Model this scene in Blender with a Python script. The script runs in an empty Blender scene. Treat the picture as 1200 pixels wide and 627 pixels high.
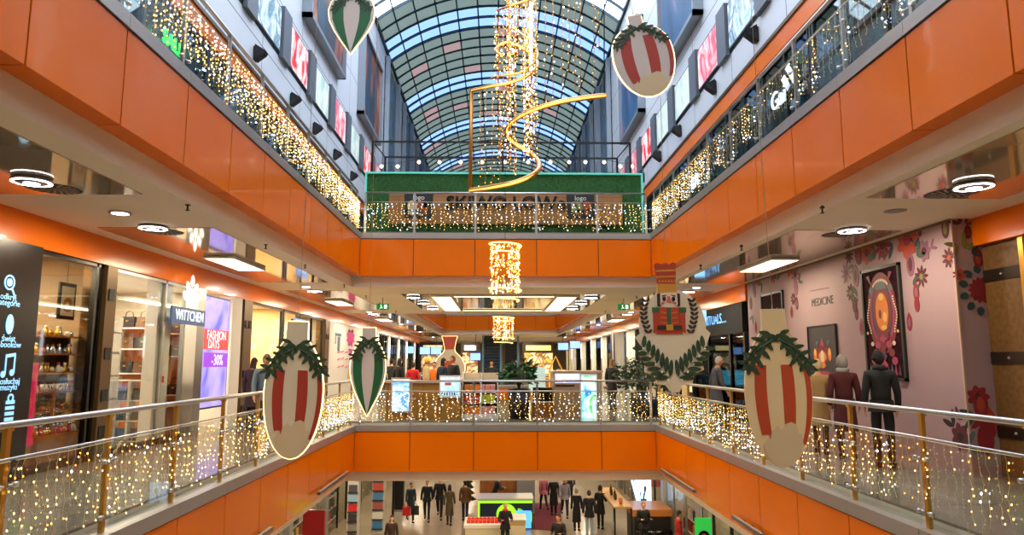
import bpy, bmesh, math, random
from mathutils import Vector, Matrix
RND = random.Random(11)
SC = bpy.context.scene
COL = SC.collection
PI = math.pi
ORD = ['first', 'second', 'third', 'fourth', 'fifth', 'sixth', 'seventh', 'eighth', 'ninth', 'tenth', 'eleventh', 'twelfth', 'thirteenth', 'fourteenth']

# ------------------------------------------------------------------ colour and materials
def s2l(c):
    return c / 12.92 if c <= .04045 else ((c + .055) / 1.055) ** 2.4
def hx(h, a=1.0):
    h = h.lstrip('#')
    return tuple(s2l(int(h[i:i + 2], 16) / 255) for i in (0, 2, 4)) + (a,)
MATS = {}
def mat(name, col, rough=.5, metal=0., emit=None, es=0., coat=0., noise=None, scale=6., bump=0., samp=True, spec=.5):
    """noise: second colour mixed in by a noise texture"""
    if name in MATS: return MATS[name]
    m = bpy.data.materials.new(name); m.use_nodes = True
    nt = m.node_tree; b = nt.nodes['Principled BSDF']
    b.inputs['Base Color'].default_value = hx(col)
    b.inputs['Roughness'].default_value = rough
    b.inputs['Metallic'].default_value = metal
    b.inputs['Specular IOR Level'].default_value = spec
    if coat:
        b.inputs['Coat Weight'].default_value = coat; b.inputs['Coat Roughness'].default_value = .06
    if emit:
        b.inputs['Emission Color'].default_value = hx(emit); b.inputs['Emission Strength'].default_value = es
    if noise or bump:
        tc = nt.nodes.new('ShaderNodeTexCoord'); n = nt.nodes.new('ShaderNodeTexNoise')
        n.inputs['Scale'].default_value = scale; n.inputs['Detail'].default_value = 4
        nt.links.new(tc.outputs['Object'], n.inputs['Vector'])
        if noise:
            r = nt.nodes.new('ShaderNodeValToRGB')
            r.color_ramp.elements[0].position = .36; r.color_ramp.elements[1].position = .64
            r.color_ramp.elements[0].color = hx(col); r.color_ramp.elements[1].color = hx(noise)
            nt.links.new(n.outputs['Fac'], r.inputs['Fac']); nt.links.new(r.outputs['Color'], b.inputs['Base Color'])
        if bump:
            bp = nt.nodes.new('ShaderNodeBump'); bp.inputs['Strength'].default_value = bump; bp.inputs['Distance'].default_value = .01
            nt.links.new(n.outputs['Fac'], bp.inputs['Height']); nt.links.new(bp.outputs['Normal'], b.inputs['Normal'])
    if not samp: m.cycles.emission_sampling = 'NONE'
    MATS[name] = m
    return m
def ramp_mat(name, cols, scale=1.5, emit=0., kind='noise', rough=.5, stretch=(1, 1, 1), samp=False):
    """a printed or backlit picture: several colours by noise / voronoi"""
    if name in MATS: return MATS[name]
    m = bpy.data.materials.new(name); m.use_nodes = True
    nt = m.node_tree; b = nt.nodes['Principled BSDF']; b.inputs['Roughness'].default_value = rough
    tc = nt.nodes.new('ShaderNodeTexCoord'); mp = nt.nodes.new('ShaderNodeMapping'); mp.inputs['Scale'].default_value = stretch
    nt.links.new(tc.outputs['Object'], mp.inputs['Vector'])
    if kind == 'noise':
        n = nt.nodes.new('ShaderNodeTexNoise'); n.inputs['Scale'].default_value = scale; n.inputs['Detail'].default_value = 3; n.inputs['Distortion'].default_value = .8; out = n.outputs['Fac']
    else:
        n = nt.nodes.new('ShaderNodeTexVoronoi'); n.inputs['Scale'].default_value = scale; sp = nt.nodes.new('ShaderNodeSeparateColor')
        nt.links.new(n.outputs['Color'], sp.inputs['Color']); out = sp.outputs['Red']
    nt.links.new(mp.outputs['Vector'], n.inputs['Vector'])
    r = nt.nodes.new('ShaderNodeValToRGB'); r.color_ramp.interpolation = 'CONSTANT' if kind != 'noise' else 'LINEAR'
    lo, hi = (.34, .66) if kind == 'noise' else (0., .8)
    el = r.color_ramp.elements
    el[0].position = lo; el[0].color = hx(cols[0]); el[1].position = hi; el[1].color = hx(cols[-1])
    for i, c in enumerate(cols[1:-1]):
        e = el.new(lo + (hi - lo) * (i + 1) / (len(cols) - 1)); e.color = hx(c)
    nt.links.new(out, r.inputs['Fac']); nt.links.new(r.outputs['Color'], b.inputs['Base Color'])
    if emit:
        nt.links.new(r.outputs['Color'], b.inputs['Emission Color']); b.inputs['Emission Strength'].default_value = emit
    if not samp: m.cycles.emission_sampling = 'NONE'
    MATS[name] = m
    return m
def tile_mat(name, c1, c2, mortar, bw, rh, rough=.3, msize=.006, offset=0., axes='XY', metal=0., coat=0.):
    if name in MATS: return MATS[name]
    m = bpy.data.materials.new(name); m.use_nodes = True
    nt = m.node_tree; b = nt.nodes['Principled BSDF']; b.inputs['Roughness'].default_value = rough; b.inputs['Metallic'].default_value = metal
    if coat: b.inputs['Coat Weight'].default_value = coat
    tc = nt.nodes.new('ShaderNodeTexCoord'); sp = nt.nodes.new('ShaderNodeSeparateXYZ'); cb = nt.nodes.new('ShaderNodeCombineXYZ')
    nt.links.new(tc.outputs['Object'], sp.inputs[0])
    nt.links.new(sp.outputs[axes[0]], cb.inputs['X']); nt.links.new(sp.outputs[axes[1]], cb.inputs['Y'])
    br = nt.nodes.new('ShaderNodeTexBrick'); br.offset = offset; br.inputs['Scale'].default_value = 1
    br.inputs['Brick Width'].default_value = bw; br.inputs['Row Height'].default_value = rh; br.inputs['Mortar Size'].default_value = msize
    br.inputs['Color1'].default_value = hx(c1); br.inputs['Color2'].default_value = hx(c2); br.inputs['Mortar'].default_value = hx(mortar)
    nt.links.new(cb.outputs[0], br.inputs['Vector']); nt.links.new(br.outputs['Color'], b.inputs['Base Color'])
    MATS[name] = m
    return m
def glass_mat(name, tint, refl=.08, rough=.02):
    if name in MATS: return MATS[name]
    m = bpy.data.materials.new(name); m.use_nodes = True
    nt = m.node_tree; nt.nodes.clear()
    o = nt.nodes.new('ShaderNodeOutputMaterial'); mx = nt.nodes.new('ShaderNodeMixShader'); t = nt.nodes.new('ShaderNodeBsdfTransparent'); g = nt.nodes.new('ShaderNodeBsdfGlossy')
    t.inputs['Color'].default_value = hx(tint); g.inputs['Roughness'].default_value = rough; g.inputs['Color'].default_value = (.9, .95, 1, 1)
    lw = nt.nodes.new('ShaderNodeLayerWeight'); lw.inputs['Blend'].default_value = .25
    mt = nt.nodes.new('ShaderNodeMath'); mt.operation = 'MULTIPLY_ADD'; mt.inputs[1].default_value = .12; mt.inputs[2].default_value = refl
    nt.links.new(lw.outputs['Fresnel'], mt.inputs[0]); nt.links.new(mt.outputs[0], mx.inputs['Fac'])
    nt.links.new(t.outputs[0], mx.inputs[1]); nt.links.new(g.outputs[0], mx.inputs[2]); nt.links.new(mx.outputs[0], o.inputs['Surface'])
    MATS[name] = m
    return m
def frosted_mat(name, col, trans, w=.6):
    if name in MATS: return MATS[name]
    m = bpy.data.materials.new(name); m.use_nodes = True
    nt = m.node_tree; nt.nodes.clear()
    o = nt.nodes.new('ShaderNodeOutputMaterial'); mx = nt.nodes.new('ShaderNodeMixShader'); t = nt.nodes.new('ShaderNodeBsdfTranslucent'); d = nt.nodes.new('ShaderNodeBsdfDiffuse')
    t.inputs['Color'].default_value = hx(trans); d.inputs['Color'].default_value = hx(col); mx.inputs['Fac'].default_value = w
    nt.links.new(d.outputs[0], mx.inputs[1]); nt.links.new(t.outputs[0], mx.inputs[2]); nt.links.new(mx.outputs[0], o.inputs['Surface'])
    MATS[name] = m
    return m

ORANGE = mat('orange_panel', '#EE7401', .25, coat=.22, noise='#E76F00', scale=.35, spec=.2, bump=.06)
JOINT = mat('dark_joint', '#2a1206', .7)
CAP = mat('edge_metal', '#a8a39b', .35, .6)
PLASTER = mat('beige_plaster', '#efe4cd', .7, noise='#e8dcc4', scale=.6)
STEEL = mat('brushed_steel', '#b9b9b6', .28, .95)
BRASS = mat('brass_post', '#c79a45', .3, .9)
DARK = mat('dark_metal', '#17191b', .4, .3)
BLACK = mat('black_gloss', '#060708', .25)
WHITE = mat('white_paint', '#e6e3dc', .5)
GREYP = mat('grey_paint', '#8c8b88', .5)
MIRROR = mat('mirror_ceiling', '#c2b59e', .07, .55)
GLASS = glass_mat('clear_glass', '#dfe9e4', .03)
SHOPGLASS = glass_mat('shop_glass', '#f0f1ee', .015)
LED = mat('warm_led', '#ffdf9a', emit='#ffcf70', es=4.5, samp=False)
LEDR = mat('rope_led', '#ffe7b0', emit='#ffd183', es=3.2, samp=False)
LEDW = mat('cool_led', '#ffffff', emit='#e9eeff', es=8., samp=False)
LAMPW = mat('lamp_white', '#ffffff', emit='#eaf2ff', es=12., samp=False)
LAMPY = mat('lamp_panel', '#fff3c8', emit='#fff0c0', es=3.2, samp=False)
WIRE = mat('pale_wire', '#c9b98a', .5)
CREAM = mat('cream_board', '#d9c7a3', .6)
CREAM2 = mat('cream_board_pale', '#cdbcae', .6)
RED = mat('stripe_red', '#a8301a', .55)
GREEN = mat('stripe_green', '#0c5a2a', .55)
LEAF = mat('fir_leaf', '#2f4a2a', .6, noise='#1c3018', scale=30)
WOOD = mat('warm_wood', '#a8672c', .45, noise='#925624', scale=3)
BRONZE = mat('bronze_cladding', '#6b5334', .35, .6)
SIGNW = mat('sign_white', '#ffffff', emit='#dcebff', es=.72, samp=False)
SIGNB = mat('sign_blue', '#8fd0ff', emit='#4aa6ff', es=.85, samp=False)

# ------------------------------------------------------------------ mesh builder
class MB:
    def __init__(s): s.v = []; s.f = []; s.m = []; s.sm = []
    def add(s, vs, fs, mi=0, smooth=False):
        o = len(s.v); s.v += [tuple(p) for p in vs]
        for f in fs: s.f.append([i + o for i in f]); s.m.append(mi); s.sm.append(smooth)
        return s
    def box(s, a, b, mi=0):
        x0, y0, z0 = [min(a[i], b[i]) for i in range(3)]; x1, y1, z1 = [max(a[i], b[i]) for i in range(3)]
        return s.add([(x0, y0, z0), (x1, y0, z0), (x1, y1, z0), (x0, y1, z0), (x0, y0, z1), (x1, y0, z1), (x1, y1, z1), (x0, y1, z1)],
                     [(0, 3, 2, 1), (4, 5, 6, 7), (0, 1, 5, 4), (1, 2, 6, 5), (2, 3, 7, 6), (3, 0, 4, 7)], mi)
    def quad(s, *p, mi=0): return s.add(p, [tuple(range(len(p)))], mi)
    def tube(s, path, r, n=6, mi=0, closed=False, cap=True, smooth=True, flat=None):
        path = [Vector(p) for p in path]; N = len(path); rs = r if isinstance(r, (list, tuple)) else [r] * N
        vs = []; prev = None
        for i, p in enumerate(path):
            if closed: d = path[(i + 1) % N] - path[i - 1]
            else: d = path[min(i + 1, N - 1)] - path[max(i - 1, 0)]
            d.normalize()
            if prev is None:
                ref = Vector((0, 0, 1)) if abs(d.z) < .9 else Vector((1, 0, 0)); u = d.cross(ref).normalized()
            else:
                u = prev - d * prev.dot(d)
                u = u.normalized() if u.length > 1e-6 else d.orthogonal().normalized()
            prev = u; w = d.cross(u)
            for k in range(n):
                a = 2 * PI * k / n; vs.append(p + (u * math.cos(a) + w * math.sin(a) * (flat or 1)) * rs[i])
        fs = []
        for i in range(N if closed else N - 1):
            j = (i + 1) % N
            for k in range(n): fs.append((i * n + k, i * n + (k + 1) % n, j * n + (k + 1) % n, j * n + k))
        if cap and not closed: fs += [tuple(range(n))[::-1], tuple((N - 1) * n + k for k in range(n))]
        return s.add(vs, fs, mi, smooth)
    def cyl(s, p0, p1, r0, r1=None, n=12, mi=0, smooth=True): return s.tube([p0, p1], [r0, r0 if r1 is None else r1], n, mi, smooth=smooth)
    def lathe(s, prof, c=(0, 0, 0), n=16, mi=0, smooth=True, sx=1., sy=1.):
        vs = []; N = len(prof)
        for r, z in prof:
            for k in range(n):
                a = 2 * PI * k / n; vs.append((c[0] + r * math.cos(a) * sx, c[1] + r * math.sin(a) * sy, c[2] + z))
        fs = [(i * n + k, i * n + (k + 1) % n, (i + 1) * n + (k + 1) % n, (i + 1) * n + k) for i in range(N - 1) for k in range(n)]
        if prof[0][0] > 1e-5: fs.append(tuple(range(n))[::-1])
        if prof[-1][0] > 1e-5: fs.append(tuple((N - 1) * n + k for k in range(n)))
        return s.add(vs, fs, mi, smooth)
    def ball(s, c, r, n=10, mi=0, sx=1., sy=1., sz=1.):
        prof = [(max(1e-4, r * math.sin(PI * i / (n // 2 + 1))), -r * sz * math.cos(PI * i / (n // 2 + 1))) for i in range(n // 2 + 2)]
        return s.lathe(prof, c, n, mi, True, sx, sy)
    def octa(s, c, r, mi=0, rz=1.3):
        x, y, z = c
        return s.add([(x + r, y, z), (x, y + r, z), (x - r, y, z), (x, y - r, z), (x, y, z + r * rz), (x, y, z - r * rz)],
                     [(0, 1, 4), (1, 2, 4), (2, 3, 4), (3, 0, 4), (1, 0, 5), (2, 1, 5), (3, 2, 5), (0, 3, 5)], mi)
    def prism(s, poly, o, ux, uz, t, mi=0):
        """2-D outline (a,b) placed at o + a*ux + b*uz, extruded by vector t"""
        o, ux, uz, t = Vector(o), Vector(ux), Vector(uz), Vector(t); n = len(poly)
        f = [o + ux * a + uz * b for a, b in poly]; k = [p + t for p in f]
        return s.add(f + k, [tuple(range(n))[::-1], tuple(range(n, 2 * n))] + [(i, (i + 1) % n, n + (i + 1) % n, n + i) for i in range(n)], mi)
    def build(s, name, mats, parent=None, loc=(0, 0, 0), rotz=0., fix=False):
        me = bpy.data.meshes.new(name); me.from_pydata(s.v, [], s.f)
        for m in (mats if isinstance(mats, (list, tuple)) else [mats]): me.materials.append(m)
        me.polygons.foreach_set('material_index', s.m); me.polygons.foreach_set('use_smooth', s.sm)
        if fix:
            bm = bmesh.new(); bm.from_mesh(me); bmesh.ops.recalc_face_normals(bm, faces=bm.faces)
            bmesh.ops.triangulate(bm, faces=[f for f in bm.faces if len(f.verts) > 4], ngon_method='EAR_CLIP'); bm.to_mesh(me); bm.free()
        me.update()
        return link(name, me, parent, loc, rotz)
def link(name, me, parent=None, loc=(0, 0, 0), rotz=0.):
    o = bpy.data.objects.new(name, me); COL.objects.link(o); o.location = loc; o.rotation_euler = (0, 0, rotz)
    if parent is not None: o.parent = parent
    return o
def tag(o, label, cat, group=None, kind=None):
    o['label'] = label; o['category'] = cat
    if group: o['group'] = group
    if kind: o['kind'] = kind
    return o
def thing(name, label, cat, loc=(0, 0, 0), rotz=0., group=None):
    o = bpy.data.objects.new(name, None); COL.objects.link(o); o.location = loc; o.rotation_euler = (0, 0, rotz); o.empty_display_size = .2
    return tag(o, label, cat, group)
def struct(o, label=None):
    o['kind'] = 'structure'
    if label: o['label'] = label
    return o
def dup(root, loc=None, rotz=None, label=None, group=None, scale=None):
    c = root.copy(); COL.objects.link(c)
    if loc is not None: c.location = loc
    if rotz is not None: c.rotation_euler = (0, 0, rotz)
    if label: c['label'] = label
    if group: c['group'] = group
    if scale: c.scale = (scale,) * 3
    for ch in root.children:
        d = ch.copy(); COL.objects.link(d); d.parent = c
        for g in ch.children:
            e = g.copy(); COL.objects.link(e); e.parent = d
    return c
def text(name, body, size, mats, parent=None, loc=(0, 0, 0), rot=(PI / 2, 0, 0), ext=.005, align='CENTER', sx=1., bold=0.):
    cu = bpy.data.curves.new('txt', 'FONT'); cu.body = body; cu.size = size; cu.extrude = ext; cu.align_x = align; cu.align_y = 'CENTER'; cu.resolution_u = 3; cu.offset = bold
    t = bpy.data.objects.new('txt', cu); COL.objects.link(t)
    bpy.context.view_layer.update()
    me = bpy.data.meshes.new_from_object(t.evaluated_get(bpy.context.evaluated_depsgraph_get()))
    bpy.data.objects.remove(t); bpy.data.curves.remove(cu)
    me.materials.clear(); me.materials.append(mats); me.name = name
    for p in me.polygons: p.material_index = 0
    o = link(name, me, parent, loc); o.rotation_euler = rot; o.scale = (sx, 1, 1)
    return o

# ------------------------------------------------------------------ camera
F_PX = 820.; PITCH = math.atan(111.5 / F_PX); YAW = math.atan(17 * math.cos(PITCH) / F_PX)
EYE = Vector((0, 0, 1.6))
cam = bpy.data.cameras.new('camera'); cam.lens = F_PX / 1200 * 36; cam.sensor_width = 36; cam.clip_end = 400; cam.clip_start = .05
co = bpy.data.objects.new('camera', cam); COL.objects.link(co); co.location = EYE; co.rotation_euler = (PI / 2 + PITCH, 0, -YAW)
SC.camera = co
_r = Vector((math.cos(YAW), -math.sin(YAW), 0)); _f = Vector((math.sin(YAW) * math.cos(PITCH), math.cos(YAW) * math.cos(PITCH), math.sin(PITCH))); _u = _r.cross(_f)
def at(px, py, X=None, Y=None, Z=None):
    """the point of a plane X=, Y= or Z= of the building that lies at a pixel measured in the photograph"""
    r = _r * (px - 600) - _u * (py - 313.5) + _f * F_PX
    t = (X - EYE.x) / r.x if X is not None else (Y - EYE.y) / r.y if Y is not None else (Z - EYE.z) / r.z
    return EYE + r * t
SC.view_settings.view_transform = 'Standard'; SC.view_settings.look = 'None'; SC.view_settings.gamma = 1; SC.view_settings.exposure = .56
try: SC.view_settings.use_curve_mapping = False
except Exception: pass
SC.cycles.use_denoising = True
SC.cycles.max_bounces = 8; SC.cycles.diffuse_bounces = 4; SC.cycles.glossy_bounces = 4; SC.cycles.transparent_max_bounces = 24
SC.cycles.sample_clamp_indirect = 4.; SC.cycles.caustics_reflective = False; SC.cycles.caustics_refractive = False

# ------------------------------------------------------------------ the building's measures
XL, XR, YF = -3.85, 4.32, 19.4          # atrium edges (fascia planes) on both sides and at the bridge
YN, Y2, Y3, YE = 1.5, 30.5, 52., 80.    # near bridge edge, second void, end of it, end of mall
XW = 6.7; REC = .25                     # shop fronts, recess of the plaster band under the fascia
FH = 5.29                               # storey height
WALLTOP, SPRING = 9.4, 19.9
# ================================================================== structure
SHELL = 15.
FLOORT = tile_mat('floor_stone', '#8d8375', '#857b6d', '#6a6055', .9, .9, .16, .004)
LOWERT = tile_mat('lower_floor_stone', '#a3957e', '#9a8c76', '#7d7160', 1.2, 1.2, .2, .004)
SHELLM = mat('shop_partition', '#b9ab94', .8)
def slab(name, x0, x1, y0, y1, zt, zb, tile):
    st = struct(MB().box((x0, y0, zb), (x1, y1, zt - .03)).build('ceiling_' + name, PLASTER))
    struct(MB().box((x0, y0, zt - .03), (x1, y1, zt)).build('floor_' + name, tile))
    return st
for lv, nm in ((0, 'first'), (1, 'second')):
    z = lv * FH; zb = z - 1.58
    slab(nm + '_left', -SHELL, XL - REC, -8, YE, z, zb, FLOORT)
    slab(nm + '_right', XR + REC, SHELL, -8, YE, z, zb, FLOORT)
    slab(nm + '_near', XL - REC, XR + REC, -8, YN, z, zb, FLOORT)
    slab(nm + '_bridge', XL - REC, XR + REC, YF + REC, Y2, z, zb, FLOORT)
    slab(nm + '_end', XL - REC, XR + REC, Y3 + REC, YE, z, zb, FLOORT)
struct(MB().box((-SHELL, -8, -FH - .3), (SHELL, YE, -FH)).build('floor_ground', LOWERT))
# outer shell: closes the mall so that daylight enters by the vault alone
struct(MB().box((-SHELL - .3, -8, -FH), (-SHELL, YE, WALLTOP)).build('wall_left_outer', SHELLM))
struct(MB().box((SHELL, -8, -FH), (SHELL + .3, YE, WALLTOP)).build('wall_right_outer', SHELLM))
struct(MB().box((-SHELL - .3, -8.3, -FH - .3), (SHELL + .3, -8, 24)).build('wall_back', SHELLM))
struct(MB().box((-SHELL - .3, YE, -FH - .3), (SHELL + .3, YE + .3, 24)).build('wall_end', SHELLM))
CLAD = tile_mat('grey_cladding', '#d0d3d6', '#cbcfd3', '#4b5057', 3.8, 2.1, .4, .018, 0., 'YZ')
for s, nm in ((-1, 'left'), (1, 'right')):
    struct(MB().box((s * XW, -8, WALLTOP), (s * (XW + .3), YE, SPRING)).build('wall_%s_cladding' % nm, CLAD))
    struct(MB().box((s * (XW + .3), -8, WALLTOP), (s * (SHELL + .3), YE, WALLTOP + .3)).build('ceiling_second_%s_shops' % nm, PLASTER))
    struct(MB().box((s * (XW - .06), -8, WALLTOP - .5), (s * (XW + .1), YE, WALLTOP)).build('trim_upper_beam_%s' % nm, ORANGE))
    struct(MB().box((s * (XW - .1), -8, WALLTOP - .03), (s * (XW - .0), YE, WALLTOP + .06)).build('trim_cornice_%s' % nm, BRONZE))

# orange fascia panels round the voids, with open joints, a metal cap on top and dark joints behind
def fascia(name, p0, p1, inward, zt, joints, h=1.05):
    """p0->p1 along the edge in plan; inward = unit vector from the slab into the void"""
    p0, p1, n = Vector((*p0, 0)), Vector((*p1, 0)), Vector((*inward, 0)); d = (p1 - p0); L = d.length; d.normalize()
    back = MB(); pan = MB(); cap = MB()
    def bx(mb, a, b, o0, o1, z0, z1):
        q = [p0 + d * a - n * o0, p0 + d * b - n * o0, p0 + d * b - n * o1, p0 + d * a - n * o1]
        mb.add([(v.x, v.y, z0) for v in q] + [(v.x, v.y, z1) for v in q], [(0, 3, 2, 1), (4, 5, 6, 7), (0, 1, 5, 4), (1, 2, 6, 5), (2, 3, 7, 6), (3, 0, 4, 7)])
    bx(back, 0, L, .02, REC, zt - h + .012, zt)
    js = [0.] + [j for j in joints if .05 < j < L - .05] + [L]
    for a, b in zip(js, js[1:]):
        bx(pan, a + .011, b - .011, 0, .018, zt - h, zt - .02)
        bx(pan, a + .011, b - .011, .018, REC, zt - h, zt - h + .01)
        bx(cap, a + .004, b - .004, -.02, REC, zt, zt + .16)
    r = struct(back.build('trim_' + name, JOINT, fix=True))
    o = pan.build('orange_panel_cladding', ORANGE, r, fix=True); c = cap.build('metal_edge_cap', CAP, r, fix=True)
    return r
def steps(first, mod, n): return [first + mod * i for i in range(n)]
JU = [6.95 + 1.45 * i for i in range(-4, 10)]; JM = [5.85 + 1.5 * i for i in range(-3, 10)]
JFAR = [-2.36, -.64, 1.09, 2.83]
for lv, J in ((0, JM), (1, JU)):
    zt = lv * FH - .24; nm = ('first', 'second')[lv]
    fascia(nm + '_left', (XL, YN), (XL, YF), (1, 0), zt, [y - YN for y in J])
    fascia(nm + '_right', (XR, YN), (XR, YF), (-1, 0), zt, [y - YN for y in J])
    fascia(nm + '_bridge', (XL, YF), (XR, YF), (0, -1), zt, [x - XL for x in JFAR])
    fascia(nm + '_near', (XL, YN), (XR, YN), (0, 1), zt, [x - XL for x in JFAR])
    fascia(nm + '_left_beyond', (XL, Y2), (XL, Y3), (1, 0), zt, steps(1.5, 1.5, 14))
    fascia(nm + '_right_beyond', (XR, Y2), (XR, Y3), (-1, 0), zt, steps(1.5, 1.5, 14))
    fascia(nm + '_beyond', (XL, Y3), (XR, Y3), (0, -1), zt, [x - XL for x in JFAR])
    fascia(nm + '_bridge_back', (XL, Y2), (XR, Y2), (0, 1), zt, [x - XL for x in JFAR])

# glazed barrel vault
RISE = 2.42; VR = (XW ** 2 + RISE ** 2) / (2 * RISE); VZ = SPRING + RISE - VR; VA = math.asin(XW / VR); NB = 12
BAY = 1.32; NY = 67; Y0 = 47.9 - BAY * 42
def vp(a, y, r=VR): return (r * math.sin(a), y, VZ + r * math.cos(a))
ribs = MB(); clear = MB(); day_fill = MB(); frost = MB(); pink = MB()
for j in range(NY + 1):
    y = Y0 + j * BAY; k = j % 7; w = .09 if k in (0, 2) else .055
    rows = [vp(-VA + 2 * VA * i / 24, y + dy, VR + dr) for i in range(25) for dy, dr in ((-w / 2, 0), (w / 2, 0), (w / 2, .16), (-w / 2, .16))]
    fs = []
    for i in range(24):
        for q in range(4): fs.append((i * 4 + q, i * 4 + (q + 1) % 4, i * 4 + 4 + (q + 1) % 4, i * 4 + 4 + q))
    ribs.add(rows, fs)
for i in range(NB + 1):
    a = -VA + 2 * VA * i / NB
    ribs.tube([vp(a, Y0, VR + .05), vp(a, Y0 + NY * BAY, VR + .05)], .045, 4, smooth=False)
for j in range(NY):
    for i in range(NB):
        a0, a1 = (-VA + 2 * VA * (i + q) / NB for q in (0, 1)); y0 = Y0 + j * BAY; y1 = y0 + BAY
        k = j % 7; r = RND.random()
        tgt = day_fill if y0 < 36 else clear if k in (0, 1) else pink if r < .07 else frost
        am = (a0 + a1) / 2
        tgt.quad(vp(a0, y0, VR + .1), vp(a0, y1, VR + .1), vp(am, y1, VR + .1), vp(am, y0, VR + .1)); tgt.quad(vp(am, y0, VR + .1), vp(am, y1, VR + .1), vp(a1, y1, VR + .1), vp(a1, y0, VR + .1))
RIBM = mat('vault_rib', '#14303a', .45, .3)
vault = struct(ribs.build('ceiling_vault', RIBM, fix=True))
clear.build('clear_pane', glass_mat('vault_glass', '#54698a', .03), vault); day_fill.build('added_daylight_pane', glass_mat('vault_added_daylight_glass', '#f4f8ff', .03), vault)  # nearest panes, out of view: left untinted to add daylight to the atrium
frost.build('frosted_pane', frosted_mat('vault_frosted', '#aab0a6', '#454e49', .62), vault)
pink.build('pink_reflection_pane', frosted_mat('vault_pink_reflection', '#aeaaa6', '#66524f', .62), vault)  # stray pink reflections on the glazing, painted in as pane colour
struct(MB().box((-XW - .3, -8, SPRING), (-XW + .12, YE, SPRING + .22)).build('trim_vault_gutter_left', RIBM))
struct(MB().box((XW - .12, -8, SPRING), (XW + .3, YE, SPRING + .22)).build('trim_vault_gutter_right', RIBM))

# world: bright overcast-blue winter sky above the vault
w = bpy.data.worlds.new('sky'); SC.world = w; w.use_nodes = True
bg = w.node_tree.nodes['Background']; bg.inputs['Color'].default_value = hx('#e2ebf8'); bg.inputs['Strength'].default_value = 5.0

# orange beam over the first floor shop fronts
struct(MB().box((-XW - .12, -8, 3.25), (-XW + .05, YE, 3.71)).build('trim_shop_beam_left', ORANGE))
struct(MB().box((7.0, -8, 3.3), (7.2, 10.03, 3.71)).build('trim_shop_beam_right_near', ORANGE))
struct(MB().box((XW - .05, 18.6, 3.25), (XW + .12, YE, 3.71)).build('trim_shop_beam_right', ORANGE))

# ------------------------------------------------------------------ ceilings: mirror panels, lamps, vents, sprinklers
def area(name, loc, size, power, col='#fff1dc', shape='DISK', sy=None, rot=(0, 0, 0), spread=PI):
    l = bpy.data.lights.new(name, 'AREA'); l.shape = shape; l.size = size; l.energy = power; l.color = hx(col)[:3]; l.spread = spread
    if sy: l.size_y = sy
    o = bpy.data.objects.new(name, l); COL.objects.link(o); o.location = loc; o.rotation_euler = rot
    return o
def mk_big_lamp():
    t = thing('ceiling_lamp', 'x', 'lamp')
    MB().lathe([(.17, 0), (.17, -.05), (.13, -.06)], n=20).build('housing', STEEL, t)
    MB().lathe([(.205, -.015), (.215, -.03), (.205, -.045), (.17, -.045), (.17, -.015)], n=24).build('outer_ring', STEEL, t)
    MB().lathe([(.0, -.0625), (.085, -.0625)], n=20).build('lens', LAMPW, t)
    MB().lathe([(.19, -.047), (.207, -.049)], n=24).build('light_ring', LAMPW, t)
    return t
def mk_down():
    t = thing('downlight', 'x', 'lamp')
    MB().lathe([(.12, 0), (.15, -.008), (.15, -.014), (.115, -.014)], n=18).build('bezel', GREYP, t)
    MB().lathe([(.0, -.0165), (.113, -.0165)], n=16).build('lens', LAMPW, t)
    return t
def mk_vent():
    t = thing('swirl_vent', 'x', 'vent')
    MB().lathe([(.0, -.004), (.29, -.004), (.31, 0)], n=28).build('faceplate', mat('vent_dark', '#14110e', .6), t)
    b = MB()
    for ring, (r0, r1, n) in enumerate(((.07, .16, 12), (.17, .275, 18))):
        for k in range(n):
            a = 2 * PI * k / n; w = .42 * 2 * PI / n
            q = [(r0, a), (r0, a + w), (r1, a + w * 1.9), (r1, a + w * .9)]
            b.add([(r * math.cos(x), r * math.sin(x), -.006) for r, x in q], [(0, 1, 2, 3)])
    b.lathe([(.0, -.007), (.06, -.007)], n=12); b.build('vane', mat('vent_vane', '#a39a8c', .5), t)
    return t
def mk_sprinkler():
    t = thing('sprinkler_head', 'x', 'sprinkler')
    MB().lathe([(.012, .03), (.035, .0), (.035, -.01), (.012, -.012), (.012, -.07)], n=10).build('pipe', DARK, t)
    MB().lathe([(.0, -.085), (.03, -.08), (.03, -.074), (.0, -.07)], n=10).build('deflector', DARK, t)
    return t
def mk_square():
    t = thing('panel_light', 'x', 'lamp')
    f = MB().box((-.3, -.95, -.05), (.3, .95, 0)); f.build('frame', WHITE, t)
    b = MB()
    for k in range(4): b.box((-.27, -.92 + k * .465, -.055), (.27, -.92 + k * .465 + .44, -.049))
    b.build('diffuser', LAMPY, t)
    return t
PROTO = dict(lamp=mk_big_lamp(), down=mk_down(), vent=mk_vent(), spr=mk_sprinkler(), sq=mk_square()); USED = set()
def put(k, loc, label, rotz=0, group=None):
    if k in USED: return dup(PROTO[k], loc, rotz, label, group)
    USED.add(k); o = PROTO[k]; o.location = loc; o.rotation_euler = (0, 0, rotz); o['label'] = label
    if group: o['group'] = group
    return o
ZC = 3.71
SIDE = {-1: 'shop-window side', 1: 'mural side'}
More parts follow.
